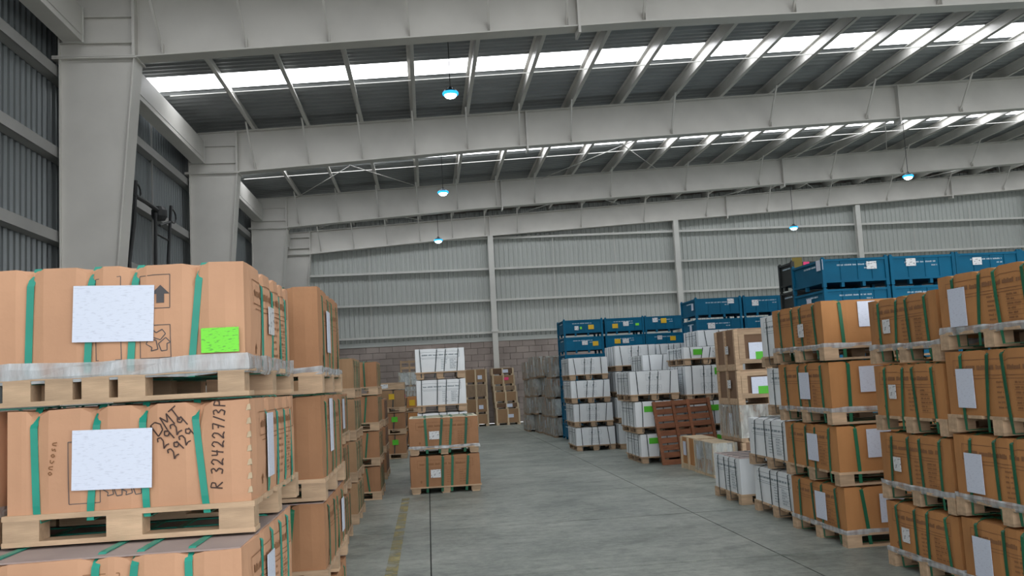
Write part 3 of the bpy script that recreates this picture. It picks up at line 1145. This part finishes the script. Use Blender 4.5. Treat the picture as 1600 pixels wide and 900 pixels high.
# ---- second left stack
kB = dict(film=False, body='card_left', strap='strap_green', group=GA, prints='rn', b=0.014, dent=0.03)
stack('brown carton, {}, in the second left stack behind the nearest one', -1.655, 5.12, 1.07, 1.15, [0.485, 0.965, 1.54, 2.14], **kB,
      per={3: dict(film=True, papers=[('r', 0.3, 0.5, 0.16, 0.24)], label='topmost brown carton of second left stack, just right of the nearest stack'),
           2: dict(papers=[('r', 0.3, 0.62, 0.15, 0.30)]), 1: dict(top='top_sheet', papers=[('r', 0.75, 0.5, 0.14, 0.2)])})
# ---- left row farther in
kL = dict(group=GA, prints='r', boards=False, film=False)
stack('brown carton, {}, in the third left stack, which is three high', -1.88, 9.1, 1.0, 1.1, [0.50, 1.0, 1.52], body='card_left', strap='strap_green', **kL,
      per={2: dict(papers=[('r', 0.4, 0.5, 0.2, 0.3)])})
stack('dull brown carton, {}, in the fourth left stack with the green-edged top', -1.87, 10.95, 1.0, 1.1, [0.48, 0.96, 1.45, 1.93], body='card_dull', strap='strap_green', sw=0.03, **kL)
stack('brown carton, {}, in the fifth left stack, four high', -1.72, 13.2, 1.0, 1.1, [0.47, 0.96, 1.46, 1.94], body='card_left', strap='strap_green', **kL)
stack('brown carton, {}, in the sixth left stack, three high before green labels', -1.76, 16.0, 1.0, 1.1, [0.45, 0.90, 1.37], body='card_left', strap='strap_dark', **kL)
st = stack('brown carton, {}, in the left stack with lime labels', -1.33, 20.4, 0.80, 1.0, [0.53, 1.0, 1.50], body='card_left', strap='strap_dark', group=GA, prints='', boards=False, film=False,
           fx=(0.2, 0.7), fy=(0.3, 0.7),
           per={0: dict(papers=[('n', 0.72, 0.6, 0.13, 0.11, 'lime_far')]), 1: dict(papers=[('n', 0.72, 0.6, 0.13, 0.11, 'lime_far')]),
                2: dict(body='card_dull', label='dull brown carton with yellow and pink tags above two lime-labelled cartons', papers=[('n', 0.66, 0.62, 0.12, 0.12, 'yellow_tag'), ('r', 0.2, 0.6, 0.14, 0.08, 'pink_tag')])})
# open tray on top of it
e = empty('open_tray', (-0.95, 20.9, 1.50))
tag(e, 'shallow open wooden tray on top of the yellow-tagged carton', 'tray')
MB().box(-0.42, 0.42, -0.5, 0.5, 0, 0.015).build('base', 'wood', e)
for s in (-1, 1):
    MB().box(-0.42, 0.42, s * 0.5 - 0.01, s * 0.5 + 0.01, 0, 0.15).build('side_board', 'wood', e)
    MB().box(s * 0.42 - 0.01, s * 0.42 + 0.01, -0.49, 0.49, 0, 0.15).build('end_board', 'wood', e)
MB().box(-0.22, 0.08, -0.514, -0.511, 0.03, 0.12).build('paper_label', 'paper_tag', e)
stack('orange brown carton, {}, behind the lime-labelled left stack', -1.22, 23.5, 0.95, 0.95, [0.45, 0.90, 1.30], body='card', strap='strap_dark', group=GA, prints='', boards=False, film=False, fx=(0.3, 0.7), fy=(0.3, 0.7),
      per={2: dict(papers=[('n', 0.85, 0.45, 0.14, 0.14, 'yellow_tag')])})

# ---- stack in the aisle: two brown cartons, white ones behind
tag_n = [('n', 0.36, 0.42, 0.145, 0.115, 'paper_tag')]
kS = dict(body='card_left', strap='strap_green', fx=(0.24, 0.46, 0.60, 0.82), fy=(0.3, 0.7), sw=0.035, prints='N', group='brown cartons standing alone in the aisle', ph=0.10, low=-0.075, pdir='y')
unit('lower brown carton standing alone in the aisle', -0.30, 13.5, 0, 1.0, 1.1, 0.55, papers=tag_n, film=False, **kS)
unit('upper brown carton with pale board top, alone in the aisle', -0.30, 13.5, 0.55, 1.0, 1.1, 0.54, papers=tag_n, top='top_board', film=True, **kS)
kW = dict(film=False, low=-0.09, body='carton_white', strap='strap_dark', white=True, b=0.010, dent=0.012, sw=0.014)
stack('white carton, {}, in the stack behind the brown aisle pair', -0.19, 15.5, 0.82, 1.0, [0.55, 1.10, 1.65, 2.17], group='white cartons behind the aisle pair', prints='N', ph=0.12, pdir='y',
      fx=(0.1, 0.42, 0.60, 0.86), fy=(0.3, 0.7), **kW)

# ---- right side, brown
GR = 'brown strapped cartons along the right side of the aisle'
kR = dict(low=-0.10, body='card', strap='strap_green', group=GR, prints='l', b=0.014, sw=0.026, dent=0.02)
sheet_l = ('l', 0.22, 0.42, 0.19, 0.25)
stack('brown carton, {}, in the right stack cut off by the picture edge', 3.46, 4.84, 1.1, 1.05, [0.52, 1.06, 1.60, 2.10], **kR,
      per={i: dict(papers=[sheet_l], film=i != 2) for i in range(4)})
stack('brown carton with small white tag, {}, in the near right stack', 3.48, 5.965, 1.1, 0.97, [0.50, 1.02, 1.53, 2.03], **kR,
      per={0: dict(papers=[('l', 0.30, 0.40, 0.105, 0.105, 'paper_tag')]), 1: dict(papers=[('l', 0.27, 0.42, 0.105, 0.105, 'paper_tag'), ('l', 0.92, 0.55, 0.15, 0.24)][:1]),
           2: dict(film=False, papers=[('l', 0.30, 0.48, 0.105, 0.105, 'paper_tag')]), 3: dict(papers=[('l', 0.30, 0.44, 0.105, 0.105, 'paper_tag')])})
kR2 = {**kR, 'fx': (0.15, 0.80), 'prints': 'l', 'sw': 0.03}
stack('brown carton with papers on two sides, {}, second right stack', [3.47, 3.45, 3.43, 3.41], 7.64, 1.1, 1.14, [0.512, 1.03, 1.58, 2.107], **kR2,
      per={0: dict(papers=[('l', 0.60, 0.48, 0.22, 0.24), ('n', 0.37, 0.52, 0.22, 0.24)]), 1: dict(film=False, papers=[('l', 0.58, 0.48, 0.22, 0.24), ('n', 0.33, 0.60, 0.22, 0.24)]),
           2: dict(papers=[('l', 0.56, 0.52, 0.22, 0.24), ('n', 0.335, 0.62, 0.22, 0.22)]),
           3: dict(papers=[('l', 0.62, 0.42, 0.12, 0.12, 'paper_tag'), ('n', 0.36, 0.68, 0.16, 0.22)], label='topmost brown carton of second right stack, small tag on aisle side')})
# ---- right side, white
GW = 'white strapped cartons along the right side of the aisle'
kRW = dict(group=GW, prints='l', **kW)
stack('white carton, {}, in the stack just behind the second brown right stack', [3.54, 3.52, 3.78, 3.75], 8.86, 1.05, 1.16, [0.50, 1.02, 1.55, 2.12], **kRW)
unit('single white carton on the floor with brown board top, lowest right row', 3.52, 10.42, 0, 1.15, 0.95, 0.535, top='top_sheet', **{**kRW, 'fx': (0.35, 0.75)})


# ---- crates with wooden posts
def crate(label, x0, yn, z0, w, d, h, body='card_dull', group=None, wrap=False, posts=3, tags=(), dark_front=False, wood='wood_pale', foot=0.08):
    e = empty('wooden_crate', (x0 + w / 2, yn + d / 2, z0))
    tag(e, label, 'crate', group)
    W, D = w - 0.05, d - 0.05
    if wrap:
        r = random.Random(int((x0 + yn + z0) * 100))
        hh = h - foot - 0.02
        if r.random() < 0.5:
            cut = r.uniform(0.35, 0.65)
            MB().box(-W / 2, W / 2, -D / 2, D / 2, foot, foot + hh * cut).build('carton', body, e)
            MB().box(-W / 2 + 0.03, W / 2 - 0.02, -D / 2 + 0.03, D / 2 - 0.01, foot + hh * cut, foot + hh).build('carton', r.choice(['card_dull', 'carton_white', 'card']), e)
        else:
            cut = r.uniform(-0.15, 0.2)
            MB().box(-W / 2, W / 2, -D / 2, cut - 0.004, foot, foot + hh).build('carton', body, e)
            MB().box(-W / 2 + 0.02, W / 2, cut + 0.004, D / 2, foot, foot + hh * r.uniform(0.85, 1)).build('carton', r.choice(['card_dull', 'carton_white', 'card']), e)
    else:
        MB().box(-W / 2, W / 2, -D / 2, D / 2, foot, h - 0.012).build('body', body, e)
    for k in range(posts):
        t = k / (posts - 1) - 0.5
        x = t * (w - 0.06)
        MB().box(x - 0.028, x + 0.028, -d / 2, -d / 2 + 0.026, 0, h - 0.01).build('post', wood, e)
        y = t * (d - 0.06)
        MB().box(-w / 2 - 0.001, -w / 2 + 0.025, y - 0.028, y + 0.028, 0, h - 0.01).build('post', wood, e)
    for s in (-1, 0, 1):
        MB().box(s * (w / 2 - 0.06) - 0.05, s * (w / 2 - 0.06) + 0.05, -D / 2, D / 2, 0, foot).build('skid', wood, e)
    MB().box(-W / 2, W / 2, -D / 2, D / 2, h - 0.012, h).build('lid', wood if not dark_front else 'wood', e)
    if dark_front:
        MB().box(-W / 2 + 0.13, W / 2 - 0.13, -D / 2 - 0.008, -D / 2, foot + 0.07, h - 0.09).build('dark_panel', 'card_dark', e)
        for sx in (-1, 1):
            MB().box(sx * (W / 2 - 0.085) - 0.045, sx * (W / 2 - 0.085) + 0.045, -d / 2 + 0.004, -d / 2 + 0.024, foot + 0.07, h - 0.09).build('stile', wood, e)
        MB().box(-W / 2, W / 2, -d / 2 + 0.006, -d / 2 + 0.024, foot, foot + 0.07).build('rail', wood, e)
        MB().box(-W / 2, W / 2, -d / 2 + 0.006, -d / 2 + 0.024, h - 0.09, h - 0.02).build('rail', wood, e)
    for (face, a, z, sw_, sh, m) in tags:
        nm = 'paper_label' if m.startswith('paper') else 'coloured_label'
        if face == 'n':
            MB().box(a - sw_ / 2, a + sw_ / 2, -d / 2 - (0.004 if m.startswith('paper') else 0.007), -d / 2 - (0.001 if m.startswith('paper') else 0.0045), z - sh / 2, z + sh / 2).build(nm, m, e)
        else:
            MB().box(-w / 2 - 0.005, -w / 2 - 0.002, a - sw_ / 2, a + sw_ / 2, z - sh / 2, z + sh / 2).build(nm, m, e)
    if wrap:
        b = MB()
        n = 7
        r = random.Random(int(x0 * 77 + z0 * 13 + yn))
        ring = []
        for i in range(n):
            ring.append((-w / 2 + w * i / n, -d / 2, 0, -1))
        for i in range(n):
            ring.append((w / 2, -d / 2 + d * i / n, 1, 0))
        for i in range(n):
            ring.append((w / 2 - w * i / n, d / 2, 0, 1))
        for i in range(n):
            ring.append((-w / 2, d / 2 - d * i / n, -1, 0))
        m_ = len(ring)
        for zz in (foot * 0.6, h * 0.35, h * 0.7, h - 0.004):
            for (x, y, nx, ny) in ring:
                o = r.uniform(0.003, 0.02)
                b.v.append((x + nx * o, y + ny * o, zz))
        for lv in range(3):
            for i in range(m_):
                j = (i + 1) % m_
                b.f.append((lv * m_ + i, lv * m_ + j, (lv + 1) * m_ + j, (lv + 1) * m_ + i))
        b.f.append(tuple(3 * m_ + i for i in range(m_)))
        b.build('stretch_film', 'film_clear', e)
    return e


# low crates in front of the framed ones
crate('low film-wrapped wooden crate behind the single white carton', 4.05, 13.12, 0, 0.36, 0.90, 0.50, 'card', wrap=True, tags=[('l', 0.28, 0.33, 0.18, 0.22, 'paper')], group='low crates on the right')
crate('low wooden crate with white paper beside the leaning red pallet', 4.06, 14.06, 0, 0.38, 0.84, 0.51, 'card', tags=[('l', 0.15, 0.33, 0.16, 0.22, 'paper')], group='low crates on the right')
GC = 'wood-framed crates with dark fronts on the right'
zt = [0, 0.50, 1.03, 1.53, 2.13]
for i in range(4):
    lab = ['lowest wood-framed crate of the dark-fronted stack, behind the low crates', 'wood-framed crate with grey film front, second from floor in dark-fronted stack',
           'wood-framed crate with dark front and green label, third from the floor', 'topmost wood-framed crate with dark front, paper and green label'][i]
    tg = [('n', -0.17, 0.27, 0.24, 0.24, 'paper'), ('n', -0.12, 0.20, 0.15, 0.11, 'lime_far'), ('l', -0.1, 0.3, 0.14, 0.12, 'paper_tag')] if i > 1 else [('l', -0.05, 0.25, 0.14, 0.3, 'paper')]
    crate(lab, 4.45, 13.0, zt[i], 1.0, 0.92, zt[i + 1] - zt[i], 'card_brown', GC, wrap=(i == 1), dark_front=i > 1, tags=tg, foot=0.09, wood='wood')

kRY = {**kRW, 'pdir': 'y'}
# white stacks behind the leaning pallet
lime1 = [('n', 0.27, 0.70, 0.16, 0.10, 'lime_far')]
stack('white carton, {}, in the stack left of the leaning red pallet', [3.64, 3.58, 3.52], 15.9, 0.86, 1.2, [0.515, 1.08, 1.61], **{**kRY, 'prints': 'l'},
      per={0: dict(papers=lime1, w=0.83), 1: dict(papers=lime1), 2: dict(prints='ln', label='white carton with printed symbols above the leaning red pallet, three high')})
stack('white carton, {}, in the stack right of the leaning red pallet', 4.53, 15.95, 0.82, 1.15, [0.50, 1.03, 1.66], **kRY,
      per={0: dict(papers=[('n', 0.6, 0.7, 0.16, 0.1, 'lime_far')]), 1: dict(papers=[('n', 0.6, 0.7, 0.16, 0.1, 'lime_far')]), 2: dict(papers=[('n', 0.75, 0.78, 0.17, 0.12, 'lime_far')], prints='ln')})
unit('low white carton with green label on top of the stack beside wooden crates', 4.53, 15.95, 1.66, 0.82, 1.15, 0.33, papers=[('n', 0.3, 0.55, 0.16, 0.10, 'lime_far'), ('n', 0.75, 0.5, 0.2, 0.16, 'paper_tag')], **kRY)
stack('white carton, {}, in the four-high stack behind the leaning red pallet', 4.10, 17.3, 0.95, 1.0, [0.48, 0.96, 1.44, 1.92], boards=False, **kRY)
stack('white carton, {}, in the five-high stack behind the wood-framed crates', 5.22, 17.3, 1.0, 1.0, [0.468, 0.936, 1.404, 1.872, 2.34], boards=False, **kRY)
stack('white carton, {}, in the aisle-side stack before the blue bins', [3.07, 3.05, 3.02, 3.0], 19.4, 0.83, 1.1, [0.50, 1.0, 1.49, 1.975], boards=False, **{**kRY, 'prints': 'ln'})
stack('white carton, {}, second column of white stacks before the blue bins', 3.97, 19.2, 0.86, 1.1, [0.545, 1.09, 1.635, 2.18], boards=False, **{**kRY, 'prints': 'n'})
stack('white carton, {}, third column of white stacks before the blue bins', 4.89, 19.3, 0.64, 1.1, [0.545, 1.09, 1.635, 2.18], boards=False, **{**kRY, 'prints': 'n'})

# leaning red-brown pallet
e = empty('leaning_pallet', (3.89, 15.43, 0.0))
tag(e, 'red-brown slatted wooden pallet leaning against white cartons', 'pallet')
e.rotation_euler = (math.radians(-19), math.radians(-1.5), 0)
PW, PHH = 1.02, 1.12
for k in range(9):
    z = 0.004 + k * (PHH - 0.10) / 8
    MB().box(0.0, PW, 0.045, 0.062, z, z + 0.092).build('slat', 'wood_red', e)
for x in (0.0, 0.335, 0.60, PW - 0.05):
    MB().box(x, x + 0.05, 0.0, 0.045, 0.0, PHH).build('stringer', 'wood_red', e)
for z in (0.0, 0.64, PHH - 0.09):
    MB().box(0.051, 0.334, 0.012, 0.045, z, z + 0.085).build('cross_batten', 'wood_red', e)
    MB().box(0.386, 0.599, 0.012, 0.045, z, z + 0.085).build('cross_batten', 'wood_red', e)
    MB().box(0.651, PW - 0.051, 0.012, 0.045, z, z + 0.085).build('cross_batten', 'wood_red', e)


# ------------------------------------------------------------------ blue steel bins
def bin_meshes(w, d, h, m):
    g = 0.085
    k = (w, d, h, m)

    def tub():
        b = MB()
        b.box(-w / 2 + 0.02, w / 2 - 0.02, -d / 2 + 0.015, d / 2 - 0.015, g, h - 0.02)
        for s in (-1, 1):       # rims
            b.box(-w / 2, w / 2, s * (d / 2 - 0.012) - 0.012, s * (d / 2 - 0.012) + 0.012, h - 0.045, h - 0.012)
            b.box(s * (w / 2 - 0.012) - 0.012, s * (w / 2 - 0.012) + 0.012, -d / 2, d / 2, h - 0.045, h - 0.012)
            b.box(-w / 2, w / 2, s * (d / 2 - 0.012) - 0.012, s * (d / 2 - 0.012) + 0.012, g, g + 0.03)
            b.box(s * (w / 2 - 0.012) - 0.012, s * (w / 2 - 0.012) + 0.012, -d / 2, d / 2, g, g + 0.03)
            for t in (-0.22, 0.04, 0.26):
                b.box(t * w - 0.004, t * w + 0.004, s * (d / 2 - 0.010) - 0.006, s * (d / 2 - 0.010) + 0.006, g + 0.03, h - 0.045)
        return b.mesh('tub', m)
    return {'tub': cached(('tub',) + k, tub),
            'post': cached(('bp',) + k, lambda: MB().box(-0.025, 0.025, -0.025, 0.025, 0.02, h).box(-0.016, 0.016, -0.016, 0.016, h, h + 0.018).mesh('corner_post', m)),
            'foot': cached(('bf',) + k, lambda: MB().box(-0.022, 0.022, -0.03, 0.03, 0.02, g).mesh('foot', m))}


def steel_bin(label, x, y, z, w, d, h, m, group, seen=True, marks=None):
    e = empty('steel_bin', (x + w / 2, y + d / 2, z))
    tag(e, label, 'bin', group)
    q = bin_meshes(w, d, h, m)
    put('tub', q['tub'], e)
    for sx in (-1, 1):
        for sy in (-1, 1):
            put('corner_post', q['post'], e, (sx * (w / 2 - 0.02), sy * (d / 2 - 0.02), 0))
    if seen:
        for t in (-0.2, 0.12):
            put('foot', q['foot'], e, (t * w, -d / 2 + 0.04, 0))
        put('foot', q['foot'], e, (-w / 2 + 0.035, 0.1, 0))
        r = random.Random(int(x * 91 + z * 37 + y))

        def txt():
            b = MB()
            yy = -d / 2 + 0.012

            def row(a0, a1, zz, hh):
                a = a0
                while a < a1:
                    for _ in range(r.randint(3, 8)):
                        if a > a1:
                            break
                        b.box(a, a + hh * 0.42, yy - 0.002, yy, zz, zz + hh * r.choice((1, 1, 0.85)))
                        a += hh * 0.62
                    a += hh * 0.7
            row(-w * 0.27, w * 0.22, h * 0.74, 0.022)
            row(w * 0.14, w * 0.22, h * 0.62, 0.02)
            # side lettering
            xx = -w / 2 + 0.012
            a = -0.30
            while a < 0.12:
                b.box(xx - 0.002, xx, a, a + 0.012, h * 0.76, h * 0.76 + 0.024)
                a += r.choice((0.016, 0.016, 0.03))
            return b.mesh('lettering', 'bin_text')
        put('lettering', cached(('btx', m, round(h, 3), int(r.random() * 3)), txt), e)['kind'] = 'stuff'
        for (face, a, zz, sw_, sh, mm) in (marks or []):
            nm = 'paper_label' if mm.startswith('paper') else 'coloured_label'
            if face == 'n':
                MB().box(a * w - sw_ / 2, a * w + sw_ / 2, -d / 2 - 0.001, -d / 2 + 0.003, zz * h - sh / 2, zz * h + sh / 2).build(nm, mm, e)
            else:
                MB().box(-w / 2 - 0.001, -w / 2 + 0.003, a * d - sw_ / 2, a * d + sw_ / 2, zz * h - sh / 2, zz * h + sh / 2).build(nm, mm, e)
    return e


LEV = ['first', 'second', 'third', 'fourth', 'fifth', 'sixth', 'topmost']
B1M = {(0, 6): [('n', -0.17, 0.50, 0.10, 0.10, 'paper_tag'), ('n', -0.06, 0.50, 0.05, 0.06, 'lime'), ('n', 0.20, 0.53, 0.14, 0.11, 'yellow_tag')],
       (0, 5): [('n', 0.02, 0.62, 0.14, 0.10, 'paper_tag'), ('n', 0.29, 0.56, 0.14, 0.11, 'yellow_tag')],
       (1, 6): [('n', -0.24, 0.52, 0.14, 0.11, 'yellow_tag'), ('n', 0.04, 0.62, 0.14, 0.11, 'paper_tag'), ('n', 0.33, 0.56, 0.09, 0.06, 'lime')],
       (1, 5): [('n', -0.2, 0.62, 0.15, 0.11, 'yellow_tag'), ('n', 0.01, 0.62, 0.16, 0.11, 'paper_tag')],
       (2, 6): [('n', -0.23, 0.76, 0.13, 0.11, 'paper_tag'), ('n', -0.01, 0.70, 0.14, 0.12, 'yellow_tag')],
       (2, 5): [('n', -0.14, 0.72, 0.12, 0.10, 'paper_tag'), ('n', 0.2, 0.64, 0.14, 0.11, 'yellow_tag')]}
B2M = {(0, 6): [('n', 0.27, 0.80, 0.14, 0.10, 'paper_tag'), ('l', -0.30, 0.62, 0.14, 0.14, 'paper')], (1, 6): [('n', -0.24, 0.66, 0.14, 0.12, 'paper_tag')],
       (0, 5): [('n', -0.18, 0.66, 0.15, 0.12, 'paper_tag'), ('l', -0.1, 0.6, 0.14, 0.14, 'paper')]}
B3M = {(0, 6): [('n', 0.25, 0.72, 0.15, 0.11, 'paper_tag'), ('l', -0.42, 0.80, 0.22, 0.15, 'paper')], (1, 6): [('n', -0.18, 0.76, 0.15, 0.11, 'paper_tag')],
       (2, 6): [('n', -0.17, 0.70, 0.14, 0.11, 'paper_tag')], (0, 5): [('l', 0.0, 0.6, 0.16, 0.15, 'paper')]}
for phr, xs, yb, lv, marks, grp in (
        ('by the aisle in the far row', (3.40, 4.44, 5.45), 22.5, 0.425, B1M, 'blue steel bins in the far row'),
        ('in the middle row', (5.60, 6.63, 7.66), 18.6, 0.436, B2M, 'blue steel bins in the middle row'),
        ('in the near right row', (5.69, 6.71, 7.71, 8.71), 12.6, 0.4365, B3M, 'blue steel bins in the near right row')):
    for ci, x in enumerate(xs):
        cn = ['left', 'second', 'third', 'fourth'][ci]
        for l in range(7):
            jit = random.uniform(-0.004, 0.004)
            steel_bin('blue steel bin, %s tier of the %s column, %s' % (LEV[l], cn, phr), x + jit, yb, l * lv, 0.985, 1.1, lv, 'bin_blue', grp,
                      seen=(l >= 4 or ci == 0), marks=marks.get((ci, l)))
for l in range(7):
    steel_bin('black steel bin, %s tier, behind the near right blue bins' % LEV[l], 5.80, 13.95, l * 0.456, 0.985, 0.55, 0.456, 'bin_black', 'black bins behind the blue ones', seen=l > 4,
              marks=[('n', -0.25, 0.88, 0.1, 0.08, 'pink_tag'), ('n', -0.40, 0.8, 0.16, 0.3, 'tag_olive')] if l == 6 else None)

# ------------------------------------------------------------------ film-wrapped crates along the far right aisle
GP = 'film-wrapped crates along the far right aisle'
NTH = ['nearest', 'second', 'third', 'farthest']
for s, (x0, yn) in enumerate(((3.28, 24.25), (3.20, 25.45), (3.10, 26.65), (3.0, 27.85))):
    tops = [[0, 0.52, 1.02, 1.55, 2.12], [0, 0.50, 1.06, 1.60, 2.16], [0, 0.54, 1.05, 1.58, 2.22], [0, 0.5, 1.02, 1.55, 2.1]][s]
    for l in range(4):
        lv = ['lowest', 'second', 'third', 'topmost'][l]
        crate('film-wrapped crate, %s tier of the %s stack past the blue bins' % (lv, NTH[s]), x0 + random.uniform(-0.06, 0.06), yn + random.uniform(0, 0.05), tops[l], 1.0, 1.1, tops[l + 1] - tops[l],
              random.choice(['card_dull', 'card_dull', 'wood_mid', 'carton_white']), GP, wrap=True, wood='wood_mid', tags=[('l', random.uniform(-0.2, 0.2), 0.3, 0.18, 0.22, 'paper')] if (s + l) % 2 else [])

# ------------------------------------------------------------------ crates by the back wall
GK = 'wooden crates stacked by the back wall'
z = 0
for l, t in enumerate((0.57, 0.78, 1.18, 1.39, 1.77, 2.03)):
    crate('wooden crate, tier %s from the floor, in the back stack under the white post' % ['one', 'two', 'three', 'four', 'five', 'six'][l], 2.38 - 0.02 * l, 33.0, z, 0.86 - 0.01 * l, 0.95, t - z,
          ['card_dull', 'card_dark', 'card_dull', 'wood_mid', 'card_dull', 'card_dark'][l], GK, foot=0.07 if t - z > 0.3 else 0.05,
          tags=[('n', 0.1, (t - z) * 0.55, 0.2, 0.12, 'paper')] if l in (0, 1, 5) else ([('n', 0.1, 0.25, 0.16, 0.1, 'pink_tag')] if l == 4 else []))
    z = t
z = 0
for l, t in enumerate((0.43, 0.97, 1.49, 2.03)):
    crate('wooden crate, %s tier of the back stack right of the white aisle cartons' % ['lowest', 'second', 'third', 'topmost'][l], 1.30, 33.0, z, 0.82, 0.95, t - z,
          ['card_dull', 'card_dull', 'wood_mid', 'card_dull'][l], GK, tags=[('n', 0.15, 0.25, 0.16, 0.14, 'paper')] if l in (1, 3) else [])
    z = t
z = 0
for l, t in enumerate((0.55, 1.10, 1.55, 2.05)):
    crate('wooden crate, %s tier of the back stack left of the white aisle cartons' % ['lowest', 'second', 'third', 'topmost'][l], -1.25 + 0.08 * l, 32.6, z, 0.9 - 0.03 * l, 0.95, t - z,
          ['card', 'card_dull', 'card_dull', 'carton_white'][l], GK, wrap=l > 1)
    z = t
e = empty('crate_frame', (-0.62, 33.05, 2.05))
tag(e, 'small bare wooden frame on top of the left back stack', 'frame')
for sx in (-1, 0, 1):
    for sy in (-1, 1):
        MB().box(sx * 0.3 - 0.025, sx * 0.3 + 0.025, sy * 0.3 - 0.025, sy * 0.3 + 0.025, 0, 0.42).build('post', 'wood', e)
for sy in (-1, 1):
    MB().box(-0.325, 0.325, sy * 0.3 - 0.015, sy * 0.3 + 0.015, 0.12, 0.19).build('rail', 'wood', e)
    MB().box(-0.325, 0.325, sy * 0.3 - 0.015, sy * 0.3 + 0.015, 0.34, 0.40).build('rail', 'wood', e)

# ------------------------------------------------------------------ dark stand between the first columns by the left wall
e = empty('tall_stand', (-4.75, 16.7, 0))
tag(e, 'dark metal stand with hooked loops and a round motor by the left wall', 'stand')


def P(y, z, x=0.0):
    return (x, y - 16.7, z)


MB().tube([P(15.35, 0), P(15.35, 3.83), P(15.62, 4.5), P(15.735, 5.24)], 0.035, 8).build('post', 'dark_steel', e)
MB().tube([P(16.82, 0), P(16.82, 4.03), P(16.85, 4.9)], 0.03, 8).build('post', 'dark_steel', e)
MB().tube([P(17.62, 0), P(17.64, 4.16), P(17.88, 5.23)], 0.03, 8).build('post', 'dark_steel', e)
for z in (0.9, 1.9, 2.9, 3.7, 4.53):
    MB().tube([P(16.83, z), P(17.63, z)], 0.022, 6).build('rung', 'dark_steel', e)
MB().tube([P(15.7, 4.98), P(16.4, 4.99), P(17.1, 4.97)], 0.04, 8).build('cross_arm', 'dark_steel', e)
MB().tube([P(17.1, 4.72), P(17.85, 4.92)], 0.025, 6).build('cross_arm', 'dark_steel', e)
m_ = MB().lathe([(0, -0.13), (0.10, -0.12), (0.14, -0.05), (0.14, 0.06), (0.09, 0.13), (0, 0.14)], 14)
m_.build('motor', 'dark_steel', e, P(17.1, 4.93))
for yy, zz in ((15.83, 5.08), (18.05, 5.05)):
    pts = [P(yy - 0.1 + 0.22 * math.sin(t * 0.55) + 0.05, zz + 0.13 * math.cos(t * 0.55)) for t in range(0, 8)]
    MB().tube(pts, 0.016, 6).build('hook_loop', 'dark_steel', e)
MB().box(-0.25, 0.25, -1.5, 1.1, 0, 0.08).build('base', 'dark_steel', e)
